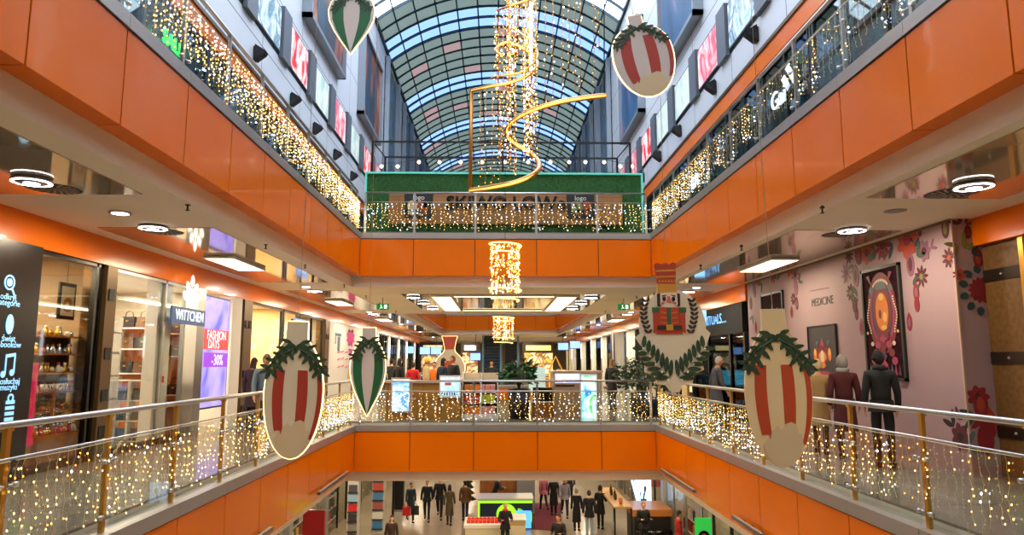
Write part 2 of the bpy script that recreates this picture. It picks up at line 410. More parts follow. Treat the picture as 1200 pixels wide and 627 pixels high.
for s, x0, x1, xc in ((-1, -6.3, -4.48, -5.36), (1, 4.75, 6.5, 5.62)):
    for k, (ya, yb) in enumerate(((1.2, 8.72), (10.93, 18.45), (20.65, 28.2), (30.4, 37.9), (40.1, 47.6), (49.8, 57.3))):
        o = ORD[k]
        struct(MB().box((x0, ya, ZC - .012), (x1, yb, ZC)).build('ceiling_mirror_panel', MIRROR))
        yl = yb - .78 if k == 0 else ya - .08
        if k < 4:
            if k == 0: put('lamp', (xc, 7.95, ZC - .012), 'big round steel ceiling lamp in the nearest mirror panel, %s' % SIDE[s])
            put('lamp', (xc, ya - .12 if k else ya + .4, ZC - (0 if k else .012)), 'round steel ceiling lamp by the %s mirror panel, %s' % (o, SIDE[s]))
            put('vent', (xc + .05 * s, 8.42 if k == 0 else ya + .32, ZC - .012), 'round swirl air vent in the %s ceiling mirror, %s' % (o, SIDE[s]), RND.random())
            put('sq', (xc + (-.15 if s < 0 else .15), (ya + 3.8) if k else 4.2, ZC - .02), 'barred rectangular light panel in the %s ceiling mirror, %s' % (o, SIDE[s]))
        if not (k == 0 and s > 0): put('down', (xc, yb + 1.13, ZC), 'small round downlight in the plaster after the %s mirror panel, %s' % (o, SIDE[s]))
        for q, (yy, dx) in enumerate(((ya + 1.6, .42), (ya + 4.2, .42), (yb + .6, .55))):
            if k < 3: put('spr', ((x1 + .3 if s < 0 else x0 - .3), yy, ZC), 'dark sprinkler head under the plaster edge strip, %s' % SIDE[s], group='sprinklers along the %s' % SIDE[s])
        area('gallery_light', (xc, yb + 1.13, ZC - .06), .3, 40 if s < 0 else 30, '#ffe9c8')
        area('gallery_panel_light', (xc, ya + 3.8, ZC - .12), .6, 50 if s < 0 else 36, '#ffedc8', 'RECTANGLE', 1.8)
        area('gallery_lamp', (xc, ya + .1, ZC - .12), .3, 34 if s < 0 else 22, '#ffe9c8')
# grey round speaker in the mural side ceiling and exit signs
sp = MB().lathe([(.0, -.012), (.13, -.012), (.15, -.006), (.15, 0)], n=20).build('ceiling_speaker', GREYP, None, (5.57, 9.5, ZC)); tag(sp, 'flat grey round speaker set in the plaster ceiling before the mural', 'speaker')
# bridge ceiling
struct(MB().box((-3.0, 21.6, ZC - .012), (3.4, 28.4, ZC)).build('ceiling_mirror_panel', MIRROR))
for sx in (-1.78, 2.2):
    t = thing('panel_light', 'long bright ceiling light panel over the bridge, %s end' % ('plant-stall' if sx < 0 else 'kiosk'), 'lamp', (sx, 25, ZC - .012))
    MB().box((-.33, -3, -.05), (.33, 3, 0)).build('frame', WHITE, t); MB().box((-.29, -2.95, -.056), (.29, 2.95, -.049)).build('diffuser', LAMPY, t)
    area('bridge_panel_light', (sx, 25, ZC - .12), .6, 140, '#ffedc8', 'RECTANGLE', 5.6)
for yy, q in ((22.0, 'near'), (27.9, 'far')):
    t = thing('strip_light', 'thin glowing light strip across the bridge ceiling, %s one' % q, 'lamp', (.2, yy, ZC - .012))
    MB().box((-1.6, -.05, -.04), (1.6, .05, .03)).build('channel', WHITE, t); MB().box((-1.58, -.04, -.046), (1.58, .04, -.039)).build('diffuser', LAMPY, t)
for q, (xx, yy) in enumerate(((-2.7, 22.4), (-2.6, 24.6), (-2.5, 27), (3.0, 22.4), (2.95, 24.6), (2.9, 27))):
    put('lamp', (xx, yy, ZC - .012), 'round ceiling lamp over the bridge, %s beside the %s light panel' % (ORD[q % 3], 'plant-stall' if xx < 0 else 'kiosk'))
for px, q in ((448.5, 'shop-window'), (731, 'mural')):
    p = at(px, 358, Y=23); t = thing('exit_sign', 'small green exit sign under the bridge ceiling, %s corner' % q, 'sign', (p.x, p.y, 3.42))
    MB().box((-.2, -.02, -.1), (.2, .02, .1)).build('box', mat('exit_green', '#0c7a3c', emit='#0a8a3c', es=.35), t); MB().box((-.01, -.01, .1), (.01, .01, .29)).build('stem', DARK, t)
    b = MB(); b.ball((-.05, -.022, .045), .018, 8); b.tube([(-.05, -.022, .03), (-.04, -.022, -.01), (-.08, -.022, -.06)], .009, 5); b.tube([(-.04, -.022, -.01), (-.0, -.022, -.05)], .009, 5); b.prism([(.05, -.06), (.14, -.06), (.14, .06), (.05, .06)], (0, -.021, 0), (1, 0, 0), (0, 0, 1), (0, -.004, 0))
    b.build('pictogram', mat('exit_white', '#ffffff', emit='#ffffff', es=.9), t, fix=True)
# ground floor and second floor gallery lights (lamps in those ceilings)
for s in (-1, 1):
    for y in range(2, 78, 6): area('ground_gallery_light', (s * 5.4, y, -1.66), .3, 45, '#ffe6c4')
for y in (21, 24, 27, 55, 60): 
    for x in (-2, 2): area('ground_bridge_light', (x, y, -1.66), .4, 50, '#ffe6c4')
for y in (56, 63, 70):
    for x in (-2.5, 2.5): area('end_hall_light', (x, y, ZC - .06), .4, 120, '#ffe6c4')
# linear light bars bracketed to the lower fascia
for X, ya, yb, s in ((XL, 10.6, 12.2, -1), (XL, 15.3, 18.2, -1), (XR, 11.5, 12.9, 1), (XR, 15.4, 18.5, 1)):
    t = thing('linear_lamp', 'thin dark lamp bar bracketed to the lower orange fascia, %s, %s one' % (SIDE[s], 'nearer' if ya < 13 else 'farther'), 'lamp', (X - s * .1, ya, -1.13))
    MB().box((-.035, 0, -.03), (.035, yb - ya, .03)).build('bar', mat('lamp_bar', '#77706a', .4, .6), t)
    for f in (.2, .5, .8):
        MB().box((min(0, s * .1), (yb - ya) * f - .03, -.012), (max(0, s * .1), (yb - ya) * f + .03, .012)).build('bracket', DARK, t)
    MB().box((-.025, .02, .03), (.025, yb - ya - .02, .036)).build('diffuser', mat('soft_strip', '#93836c', emit='#ffc070', es=.06), t)
# ================================================================== railings and fairy light curtains
NVAR = 8
BULB_C = mat('warm_bulb_deep', '#ffc860', emit='#ffa62a', es=2.6, samp=False)
def mk_strands(lit, rad=.0085, keep=1., warm=.5):
    out = []
    for v in range(NVAR):
        L = RND.uniform(.62, .86); pts = []; x = 0.
        n = 11
        for i in range(n + 1):
            x = x * .6 + RND.uniform(-.022, .022); pts.append((x, RND.uniform(-.012, .012), -L * i / n))
        wm = MB().tube(pts, .0022, 3, cap=False); wme = wm.build('strand', WIRE); me = wme.data; bpy.data.objects.remove(wme)
        b = MB()
        for i in range(1, n + 1):
            p = pts[i]
            if RND.random() > keep: continue
            if RND.random() < lit:
                q = (p[0] + RND.uniform(-.035, .035), p[1] - .008, p[2] + RND.uniform(-.02, .02)); r = RND.random()
                b.octa(q, rad if r < .82 else rad * 1.35, 0 if r < warm else 1 if r < .78 else 2)
            else: b.octa((p[0] + .012, p[1], p[2]), .007, 3)
        bo = b.build('bulb', [LED, BULB_C, LEDW, WIRE]); bme = bo.data; bpy.data.objects.remove(bo)
        out.append((me, bme))
    return out
STR_LIT, STR_DIM, STR_SPARSE, STR_BRIGHT = mk_strands(1.), mk_strands(.12), mk_strands(1., .0085, .62), mk_strands(1., .0095, 1., .6)
STR_DOT = mk_strands(1., .009, .85)
def curtain(a, b, ztop, label, kinds, per=13, off=(0, 0), sc=1.):
    """one bay of hanging strings between posts a and b (plan points)"""
    a, b = Vector((*a, 0)), Vector((*b, 0)); d = b - a; L = d.length; ang = math.atan2(d.y, d.x)
    t = thing('fairy_light_curtain', label, 'fairy lights', (a.x + off[0], a.y + off[1], ztop), ang)
    MB().tube([(.03, 0, 0), (L * .5, 0, -.012), (L - .03, 0, 0)], .004, 4).build('lead_wire', WIRE, t)
    for i in range(per):
        me, bme = RND.choice(kinds)
        s = link('strand', me, t, (L * (i + .5 + RND.uniform(-.25, .25)) / per, RND.uniform(-.01, .01), 0)); s.scale = (RND.choice((-1, 1)), 1, sc * RND.uniform(.9, 1.05))
        bb = link('bulb', bme, s); bb['kind'] = 'stuff'
    return t
PGLASS = glass_mat('railing_glass', '#f3f6f4', .004)
def railing(name, label, p0, p1, inward, z, joints, post=BRASS, nears=True, side='', wrap=()):
    """top rail, lower rail, one post per joint, one glass pane per bay; z = floor level"""
    p0, p1, n = Vector((*p0, 0)), Vector((*p1, 0)), Vector((*inward, 0)); d = p1 - p0; L = d.length; d.normalize(); ang = math.atan2(d.y, d.x)
    t = thing(name, label, 'railing', (p0.x - n.x * .1, p0.y - n.y * .1, z), ang)
    s = 1 if Vector((-d.y, d.x, 0)).dot(n) > 0 else -1         # local +y*s points into the void
    MB().tube([(0, 0, 1.1), (L, 0, 1.1)], .03, 10).build('handrail', STEEL, t)
    MB().tube([(0, .02 * s, .83), (L, .02 * s, .83)], .011, 8).build('lower_rail', STEEL, t)
    js = [0.] + [j for j in joints if .2 < j < L - .2] + [L]
    for i, j in enumerate(js):
        m = MB().box((j - .028, -.02, -.22), (j + .028, .02, 1.06)); m.box((j - .04, -.03, 1.05), (j + .04, .03, 1.08))
        po = m.build('post', post, t)
        c = MB()
        for zz in (.08, .62):
            for q in (-1, 1): c.cyl((j + q * .03, .03 * s, zz), (j + q * .1, .03 * s, zz), .012, n=8); c.cyl((j + q * .1, .015 * s, zz), (j + q * .1, .055 * s, zz), .024, n=10)
        c.build('glass_clamp', STEEL, po)
    for a, b in zip(js, js[1:]):
        MB().box((a + .06, .03 * s, -.06), (b - .06, .042 * s, .8)).build('glass_pane', PGLASS, t)
    return t, js
def deck(side, lv, dim=None):
    """railing plus curtains of one long side"""
    z = lv * FH; X = XL if side < 0 else XR; J = JU if lv else JM
    nm = 'second-floor' if lv else 'first-floor'; sn = SIDE[side]
    t, js = railing('glass_railing', 'long glass railing with steel handrail, %s, along the %s atrium edge' % (sn, nm), (X, YN), (X, YF - .1), (-side, 0), z, [y - YN for y in J], BRASS if lv == 0 else STEEL)
    k = 0
    for a, b in zip(js, js[1:]):
        if b + YN < 4.6 + lv * 1.6: continue
        f = (a + YN - 4.5) / 15; kinds = STR_LIT
        per = 12
        if side < 0 and lv == 1: kinds, per = STR_BRIGHT, 15
        if side < 0 and lv == 0: kinds = STR_SPARSE if f < .45 else STR_LIT
        if side > 0 and lv == 1: kinds = STR_LIT if f > .62 else (STR_DIM * 5 + STR_LIT)
        elif side > 0 and f < .35: kinds = STR_SPARSE if f > .12 else STR_SPARSE + STR_DIM
        curtain((X - side * -.1 + (-side) * -.0, a + YN), (X - side * -.1, b + YN), z + .82, 'fairy light curtain on the %s railing, %s, %s bay from the camera' % (nm, sn, ORD[k]), kinds, per, (-side * .07, 0))
        k += 1
deck(-1, 0); deck(1, 0); deck(-1, 1); deck(1, 1)
for lv in (0, 1):
    z = lv * FH; nm = 'second-floor' if lv else 'first-floor'
    t, js = railing('glass_railing', 'glass railing with steel handrail along the %s bridge edge' % nm, (XL + .1, YF), (XR - .1, YF), (0, -1), z, [x - XL - .1 for x in JFAR], STEEL)
    for k, (a, b) in enumerate(zip(js, js[1:])):
        curtain((XL + .1 + a, YF + .1), (XL + .1 + b, YF + .1), z + .82, 'fairy light curtain on the %s bridge railing, %s bay from the shop-window side' % (nm, ORD[k]), STR_DOT, 13, (0, -.07))
# plain railing on the far side of the bridge and on the second void
railing('glass_railing', 'plain glass railing at the back edge of the first-floor bridge behind the kiosks', (XL, Y2), (XR, Y2), (0, 1), 0, steps(1.6, 1.6, 4), DARK)
for s, X in ((-1, XL), (1, XR)):
    railing('glass_railing', 'plain glass railing along the second void beyond the bridge, %s' % SIDE[s], (X, Y2), (X, Y3), (-s, 0), 0, steps(3, 3, 6), STEEL)
# ================================================================== hanging ornaments
def hw_fn(prof):
    def f(v):
        for (v0, h0), (v1, h1) in zip(prof, prof[1:]):
            if v <= v1: 
                t = (v - v0) / max(1e-6, v1 - v0); t = t * t * (3 - 2 * t) if False else t
                return h0 + (h1 - h0) * t
        return prof[-1][1]
    return f
def leaf_poly(p, ang, L, W):
    c, s = math.cos(ang), math.sin(ang)
    out = []
    for a, b in ((0, 0), (.25, .5), (.55, .55), (.85, .35), (1, 0), (.85, -.35), (.55, -.55), (.25, -.5)):
        x, y = a * L, b * W; out.append((p[0] + x * c - y * s, p[1] + x * s + y * c))
    return out
def ornament(label, top, H, prof, stripes, mats, capv, rim=True, tilt=0., yaw=0., wire_top=None, tip=False, leaves=True, cream=CREAM, thick=.05, name='ornament_sign', sprigv=.3, sprigw=.24):
    """flat painted board hung from a wire. prof: (v from the top, half width) in units of H; local x right, z up from the top"""
    t = thing(name, label, 'ornament', top, yaw); t.rotation_euler = (0, tilt, yaw)
    f = hw_fn(prof)
    n = 80; vs = [i / n for i in range(n + 1)]
    if capv: vs = sorted(set(vs + [capv - 1e-3, capv + 1e-3]))
    R_ = [(f(v) * H, -v * H) for v in vs]; L_ = [(-f(v) * H, -v * H) for v in reversed(vs)]
    poly = [p for i, p in enumerate(R_ + L_) if i == 0 or (Vector(p) - Vector((R_ + L_)[i - 1])).length > 1e-4]
    if (Vector(poly[0]) - Vector(poly[-1])).length < 1e-4: poly.pop()
    MB().prism(poly, (0, 0, 0), (1, 0, 0), (0, 0, 1), (0, thick, 0)).build('board', cream, t, fix=True)
    for k, (f0, f1, v0, v1, spike) in enumerate(stripes):
        m = 16; a = []; b = []
        for i in range(m + 1):
            v = v0 + (v1 - v0) * i / m; h = f(v) * H
            a.append((f0 * h, -v * H)); b.append((f1 * h, -v * H))
        if spike:
            b[-1] = (b[-1][0], -(v1 + .05) * H); mid = ((a[-1][0] * .5 + b[-1][0] * .5), -(v1 - .005) * H); a.append(mid)
        MB().prism(a + b[::-1], (0, -.006, 0), (1, 0, 0), (0, 0, 1), (0, .007, 0)).build('stripe', mats, t, fix=True)
    if len(stripes) == 3:
        sc_ = [(-.40, .795), (-.36, .83), (-.3, .775), (-.14, .74), (.0, .765), (.1, .735), (.3, .72), (.44, .735), (.5, .79), (.6, .80), (.62, .86), (.5, .93), (.25, .985), (0, .995), (-.25, .985), (-.5, .93), (-.58, .86)]
        MB().prism([(a * f(.6) * H, -b * H) for a, b in sc_], (0, -.009, 0), (1, 0, 0), (0, 0, 1), (0, .009, 0)).build('scalloped_base', mat('cream_base', '#cfb68c', .6), t, fix=True)
    if rim:
        MB().tube([(x * 1.015, thick / 2, z) for x, z in poly], .012, 6, closed=True).build('light_rope', LEDR, t)
    if leaves:
        lf = MB()
        for s in (-1, 1):
            for q in range(5):
                base = (s * sprigw * H * (.12 + .62 * q / 4), -(sprigv - .14 + .19 * (q / 4) ** 1.05) * H)
                for kx in range(4):
                    ang = -PI / 2 + s * (-.95 + .8 * kx) + s * .35
                    lf.prism(leaf_poly(base, ang + RND.uniform(-.15, .15), .088 * H * RND.uniform(.75, 1.15), (.026 * H)), (0, -.012 - .004 * (kx % 3), 0), (1, 0, 0), (0, 0, 1), (0, .01, 0))
            lf.tube([(s * .02 * H, -.015, -(sprigv - .1) * H), (s * sprigw * .45 * H, -.015, -(sprigv - .05) * H), (s * sprigw * .84 * H, -.015, -(sprigv + .05) * H)], .006 * H, 5)
        lf.build('fir_sprig', LEAF, t, fix=True)
    if wire_top:
        MB().cyl((0, thick / 2, -.02), (0, thick / 2, wire_top - top[2]), .004, n=5).build('wire', WIRE, t)
    return t
OVAL = [(0, .076), (.135, .08), (.14, .085), (.2, .125), (.27, .165), (.35, .192), (.45, .208)] + [(.52 + .48 * math.sin(PI / 2 * k / 14), max(.002, .212 * math.cos(PI / 2 * k / 14))) for k in range(15)]
OST = [(-.72, -.36, .36, .80, True), (.12, .48, .36, .80, True), (.82, .975, .36, .86, False)]
def hang(px, py_top, py_bot, Y):
    a, b = at(px, py_top, Y=Y), at(px, py_bot, Y=Y); return a, a.z - b.z
a, H = hang(349, 377, 538, 9.4)
ornament('tall oval bauble board with two red stripes and glowing rim, hung before the shop windows', a, H, OVAL, OST, RED, .137, True, .02, .05, 18)
a, H = hang(906, 362, 548, 8.0)
ornament('largest tall oval bauble board with orange-red stripes and unlit rim, hung before the mural', a, H, OVAL, OST, mat('stripe_orange_red', '#b8431c', .5), .137, False, -.02, -.05, 18, cream=mat('cream_warm', '#e2c691', .55))
DROP = [(0, .075), (.15, .08), (.155, .1), (.22, .14), (.3, .175), (.4, .195), (.5, .197), (.6, .18), (.7, .148), (.8, .105), (.9, .052), (.97, .015), (1, .002)]
DST = [(-.86, -.36, .3, .96, False), (.36, .86, .3, .96, False)]
a, H = hang(432.5, 384, 488, 12)
ornament('small teardrop bauble board with two green stripes and glowing rim, hung by the corner', a, H, DROP, DST, GREEN, .152, True, 0, .1, 18, cream=CREAM2, sprigv=.27, sprigw=.19)
FAT = [(0, .08), (.12, .08), (.125, .1), (.16, .18), (.22, .26), (.3, .315), (.4, .345)] + [(.5 + .5 * math.sin(PI / 2 * k / 14), max(.002, .352 * math.cos(PI / 2 * k / 14))) for k in range(15)]
a, H = hang(413, -16, 63, 13)
ornament('green-striped pointed bauble board hung highest, before the grey wall on the shop-window side', a, H, [(0, .1), (.14, .1), (.15, .2), (.22, .28), (.35, .32), (.5, .305), (.65, .235), (.8, .14), (.93, .045), (1, .003)], [(-.86, -.36, .22, .96, False), (.36, .86, .22, .96, False)], GREEN, .145, True, 0, 0, 20, cream=CREAM2, sprigv=.27, sprigw=.3)
a, H = hang(743, 18, 114, 10.4)
ornament('round tilted bauble board with red stripes and glowing rim, hung high under the vault', a, H, FAT, [(-.72, -.34, .26, .82, True), (.14, .5, .26, .76, True), (.84, .975, .26, .8, False)], RED, .102, True, -.2, 0, 20, cream=CREAM2, sprigv=.27, sprigw=.36)
# far small nutcracker-topped board in the second void
a, H = hang(527, 394, 452, 34)
ornament('far small bottle-shaped board with red crown and glowing rim beyond the bridge', a, H, [(0, .16), (.1, .13), (.25, .1), (.32, .12), (.45, .25), (.6, .32), (.8, .3), (.95, .15), (1, .01)], [(-.95, .95, .0, .27, False), (-.4, .4, .5, .8, False)], mat('far_red', '#c0482c', .5), 0, True, 0, 0, 9, leaves=False)

# ---- nutcracker medallion
def nutcracker(Y):
    s = (at(792, 400, Y=Y) - at(791, 400, Y=Y)).length; o = at(791, 468, Y=Y)
    t = thing('nutcracker_sign', 'round cream board painted as a red nutcracker in a tall crown over fir branches', 'ornament', o)
    def P(mb, pts, lay=0, mi=0, th=.01): return mb.prism([((x - 791) * s, (468 - y) * s) for x, y in pts], (0, -.006 * lay, 0), (1, 0, 0), (0, 0, 1), (0, th, 0), mi)
    cx, cy = 791, 384; disc = [(cx + 39 * math.cos(k * 2 * PI / 48), cy + 43 * math.sin(k * 2 * PI / 48)) for k in range(48)]
    P(MB(), disc, 0, 0, .05).build('medallion', CREAM, t, fix=True)
    base = [(747, 397), (755, 391), (768, 398), (791, 420), (813, 398), (822, 392), (829, 386), (835, 392), (830, 405), (833, 414), (824, 424), (826, 434), (815, 440), (812, 450), (801, 451), (797, 459), (791, 461), (786, 459), (781, 452), (771, 451), (768, 441), (757, 437), (757, 426), (750, 417), (753, 407)]
    P(MB(), base, .2, 0, .04).build('branch_board', CREAM, t, fix=True)
    rd = mat('nut_red', '#b23a1e', .55); gr = mat('nut_green', '#2c5a34', .55); dk = mat('nut_dark', '#2a2018', .6); sk = mat('nut_face', '#e2c9ae', .6); gd = mat('nut_gold', '#c98a2c', .45)
    crown = MB(); P(crown, [(771, 311), (775, 309), (780, 311), (784, 309), (789, 311), (793, 308), (797, 310), (796, 334), (774, 334)], 1, 0, .05); P(crown, [(774, 334), (796, 334), (797, 344), (774, 345)], 1.2, 1, .05)
    for y in (318, 325): P(crown, [(773, y), (796, y - 1), (796, y + 1), (773, y + 2)], 2, 1)
    for k in range(6): P(crown, [(775.5 + k * 3.6, 332), (777 + k * 3.6, 328.5), (778.5 + k * 3.6, 332)], 2, 1)
    crown.build('crown', [rd, gd], t, fix=True)
    h = MB(); P(h, [(777, 345), (797, 344), (798, 358), (792, 362), (783, 362), (776, 358)], 2); h.build('face', sk, t, fix=True)
    e = MB()
    for ex in (781.5, 792.5): P(e, [(ex + 2.3 * math.cos(k), 352 + 2.8 * math.sin(k)) for k in [i * PI / 4 for i in range(8)]], 3, 0)
    P(e, [(773.5, 346), (777, 345), (777, 361), (773.5, 360)], 2); P(e, [(797, 345), (800.5, 346), (800.5, 360), (797.5, 361)], 2); P(e, [(779, 348), (784, 347), (784, 348), (779, 349.3)], 3); P(e, [(790, 347), (795, 348), (795, 349.3), (790, 348)], 3)
    e.build('eyes_and_hair', dk, t, fix=True)
    ck = MB(); P(ck, [(785.5, 349), (788.5, 349), (790, 356), (784.2, 356)], 3.5)
    for ex in (780, 794): P(ck, [(ex + 2. * math.cos(k), 357 + 1.6 * math.sin(k)) for k in [i * PI / 4 for i in range(8)]], 3, 0)
    ck.build('nose_and_cheeks', mat('nut_pink', '#c9604c', .6), t, fix=True)
    co_ = MB(); P(co_, [(775, 362), (799, 362), (802, 393), (772, 393)], 2); P(co_, [(768, 364), (775, 364), (774, 390), (768, 392)], 2.5); P(co_, [(799, 364), (806, 364), (806, 392), (801, 390)], 2.5); co_.build('coat', rd, t, fix=True)
    g = MB(); P(g, [(784.5, 362), (789.5, 362), (789, 381), (787, 385), (785, 381)], 3); P(g, [(767, 362), (775.5, 362), (775, 368), (767, 368)], 3.5); P(g, [(798.5, 362), (807, 362), (807, 368), (799, 368)], 3.5); g.build('tie_and_epaulettes', gr, t, fix=True)
    b = MB(); P(b, [(772.5, 383), (801.5, 383), (801.7, 388), (772.2, 388)], 4); b.build('belt', dk, t, fix=True)
    b = MB(); P(b, [(783, 382), (791, 382), (791, 389), (783, 389)], 5)
    for y in (367, 373, 379): P(b, [(777, y), (784, y + 1.2), (784, y + 2), (777, y + .8)], 3); P(b, [(790, y + 1.2), (797, y), (797, y + .8), (790, y + 2)], 3)
    b.build('buckle_and_braid', gd, t, fix=True)
    lv = MB()
    for sg in (-1, 1):
        pts = [(787 + sg * (25 + 5 * math.sin(q / 8 * PI)), 392 - q * 5.2) for q in range(9)]
        for q in range(8):
            x, y = pts[q]
            for w in (-1, 1): 
                lp = leaf_poly((x, -y), PI / 2 + w * .8, 6.5, 2.8); P(lv, [(a, -b) for a, b in lp], 2)
    lv.build('laurel_spray', dk, t, fix=True)
    fb = MB()
    for sg in (-1, 1):
        for q in range(7):
            f = q / 6; x = 791 + sg * (5 + 30 * f); y = 443 - 34 * f ** 1.1
            for w in (-1, 1):
                lp = leaf_poly((x, -y), (PI * .22 if sg > 0 else PI * .78) + w * (.75 if w * sg < 0 else 1.0), (19 if w * sg < 0 else 21) * (1 - .3 * f), 5.); P(fb, [(a, -b) for a, b in lp], 2 + (q % 3) * .6)
            if q % 2: pass
    fb.build('fir_branch', LEAF, t, fix=True)
    be = MB()
    for sg in (-1, 1):
        for q in range(5): be.ball(((sg * (8 + 7 * q)) * s, -.04, (22 + 9 * q) * s), 1.2 * s, 8)
    be.build('berry', WHITE, t)
    MB().cyl((-(791 - 785) * s, .02, (468 - 312) * s), (-(791 - 785) * s, .02, 18 - o.z), .004, n=5).build('wire', WIRE, t)
nutcracker(10.6)

# ------------------------------------------------------------------ light sculptures
SCU = mat('sculpture_gold', '#c98a3a', .35, .6)
def sculpture():
    Y = 12.; o = at(605, 223, Y=Y); t = thing('light_sculpture', 'large golden spiral light sculpture hanging under the vault with draping light strings', 'chandelier', o)
    def W(px, py, dy=0.): p = at(px, py, Y=Y + dy); return p - o
    def sm(pts, n=8):
        out = []
        P_ = [pts[0]] + pts + [pts[-1]]
        for i in range(1, len(P_) - 2):
            for k in range(n):
                q = k / n; a, b, c, d = P_[i - 1], P_[i], P_[i + 1], P_[i + 2]
                out.append(.5 * ((2 * b) + (c - a) * q + (2 * a - 5 * b + 4 * c - d) * q * q + (3 * b - a - 3 * c + d) * q ** 3))
        return out + [pts[-1]]
    lower = sm([W(551, 223, 0), W(578, 219, -.5), W(606, 213, -.7), W(627, 203, -.4), W(632, 192, 0), (W(622, 180, .4)), W(603, 168, .5), W(594, 155, .3), W(600, 143, 0), W(620, 131, -.4), W(650, 121, -.6), W(683, 115, -.4), W(709, 112, 0)])
    upper = sm([W(553, 106, 0), W(575, 101, -.4), W(598, 97, -.5), W(622, 86, -.2), W(630, 74, .2), W(618, 60, .5), W(596, 50, .3), W(581, 58, 0), (W(588, 66, -.3))])
    ring = sm([W(575, 92, 0), W(590, 88, -.4), W(612, 84, -.5), W(630, 66, 0), W(622, 48, .4), W(600, 32, .5)])
    top = sm([W(583, 12, 0), W(600, 6, -.5), W(622, -2, -.3), W(630, -16, 0), W(612, -26, .4), W(590, -30, .4)])
    for nm, pth, r in (('ribbon', lower, .046), ('ribbon', upper, .034), ('ribbon', ring, .02), ('ribbon', top, .022)):
        rb = MB().tube(pth, r, 8).build(nm, SCU, t)
        MB().tube([p + Vector((0, -r * .75, -r * .3)) for p in pth], r * .55, 5).build('led_strip', mat('ribbon_led', '#ffd890', emit='#ffb648', es=1.5, samp=False), rb)
    MB().cyl(W(552.5, 107), W(551, 222), .036, n=6).build('end_tube', SCU, t)
    MB().cyl(W(708, -60), W(708, 112), .012, n=6).build('hanger', DARK, t)
    MB().cyl(W(622, 5, .2), W(622, 82, .2), .03, n=8).build('white_tube', mat('white_tube', '#ffffff', emit='#e8ecff', es=4., samp=False), t)
    def strand(px, y0, y1, dy, dens=1., glow=1.):
        a, b = W(px, y0, dy), W(px, y1, dy); L = (a - b).length
        s = MB().cyl(a, b, .005, n=4).build('strand', SCU, t)
        m = MB(); k = int(L / .075 * dens)
        for i in range(k):
            f = (i + RND.random()) / max(1, k); p = a.lerp(b, f) + Vector((RND.uniform(-.035, .035), RND.uniform(-.03, .03), 0)); r = RND.random()
            m.octa(p, .0085 if r < .8 else .013, 1 if r < .62 else 0 if r < .86 else 2, RND.uniform(1, 2.2))
        bo = m.build('bulb', [LED, BULB_C, LEDW], s); bo['kind'] = 'stuff'
    def yat(px):                                    # where a string meets the lower ribbon
        if px < 594: return 222 - (px - 551) * .22
        return 212 if px < 612 else 200
    for i in range(20):
        px = RND.uniform(581, 632); strand(px, RND.uniform(-40, 20), yat(px) - RND.uniform(0, 40), RND.uniform(-.5, .5), 1.25)
    for i in range(9):
        px = RND.uniform(580, 628); strand(px, RND.uniform(-30, 30), RND.uniform(60, 130), RND.uniform(-.5, .5), 1.7)
    for px in (563, 569, 577, 586): strand(px, 103, yat(px), RND.uniform(-.3, .2), .6)
    for px, y1 in ((639, 120), (648, 118), (659, 112), (667, 84), (680, 108), (696, 100), (702, 60), (674, 110)): strand(px, -60, y1, RND.uniform(-.4, .3), .55)
    for px in (582, 600, 615, 630): MB().cyl(W(px, -20), W(px, -260), .005, n=4).build('wire', DARK, t)
sculpture()
def drum(label, px, y0, y1, wpx, Y, ztop):
    a, b = at(px, y0, Y=Y), at(px, y1, Y=Y); s = Y / 820 * wpx / 2; H = a.z - b.z
    t = thing('drum_chandelier', label, 'chandelier', (a.x, a.y, b.z))
    for k, f in enumerate((1, .86, .22, .05)):
        r = s * (1.05 if k in (0, 2) else .9); n = 26
        MB().tube([(r * math.cos(2.2 + i / n * 4.6), r * math.sin(2.2 + i / n * 4.6), H * f - H * .06 * i / n) for i in range(n + 1)], .018, 6).build('ring', mat('ribbon_led2', '#ffd890', emit='#ffc86a', es=2.6, samp=False), t)
    for i in range(26):
        x, y = RND.uniform(-s, s), RND.uniform(-s, s) * .9; sm_ = MB().cyl((x, y, H * .98), (x, y, H * RND.uniform(0, .3)), .004, n=4).build('strand', SCU, t)
        m = MB()
        for q in range(int(H / .06)):
            r = RND.random(); m.octa((x + RND.uniform(-.03, .03), y, H * RND.uniform(.12, .97)), .013, 1 if r < .5 else 0 if r < .82 else 2, 1.4)
        bo = m.build('bulb', [LED, BULB_C, LEDW], sm_); bo['kind'] = 'stuff'
    MB().cyl((0, 0, H * .98), (0, 0, ztop - b.z), .006, n=4).build('wire', DARK, t)
drum('glowing drum chandelier of golden light strings hanging before the bridge ceiling', 592, 285, 352, 36, 17, 19)
drum('smaller far drum chandelier of golden light strings in the second void', 590, 371, 402, 24, 36, 19)
# ================================================================== upper walls: backlit posters between pillars, framed billboards, floodlights
def plane_pict(mb, s, X, y0, y1, z0, z1, mi=0): mb.quad((X, y0, z0), (X, y1, z0), (X, y1, z1), (X, y0, z1), mi=mi)
PIL = mat('window_pillar', '#5c636b', .5)
WF = mat('window_frame_dark', '#2b333a', .4, .4)
KIND = {'red': ('red and white backlit poster', ramp_mat('poster_red', ['#c0141a', '#e0282a', '#f2dcd6', '#d31a2c', '#b01020'], .9, .4)),
        'pale': ('pale green backlit poster', ramp_mat('poster_pale', ['#cfe6d6', '#e9efe0', '#b8d4c6', '#d9b7b0'], .8, .12)),
        'teal': ('pale blue reflecting window poster', ramp_mat('poster_teal', ['#7fb6c8', '#dff0f4', '#4b7d92', '#f2f6f6'], 1.1, .12)),
        'pink': ('pink backlit poster', ramp_mat('poster_pink', ['#f2c9cc', '#e2405c', '#fbe9e4', '#c9e6dc'], .8, .25))}
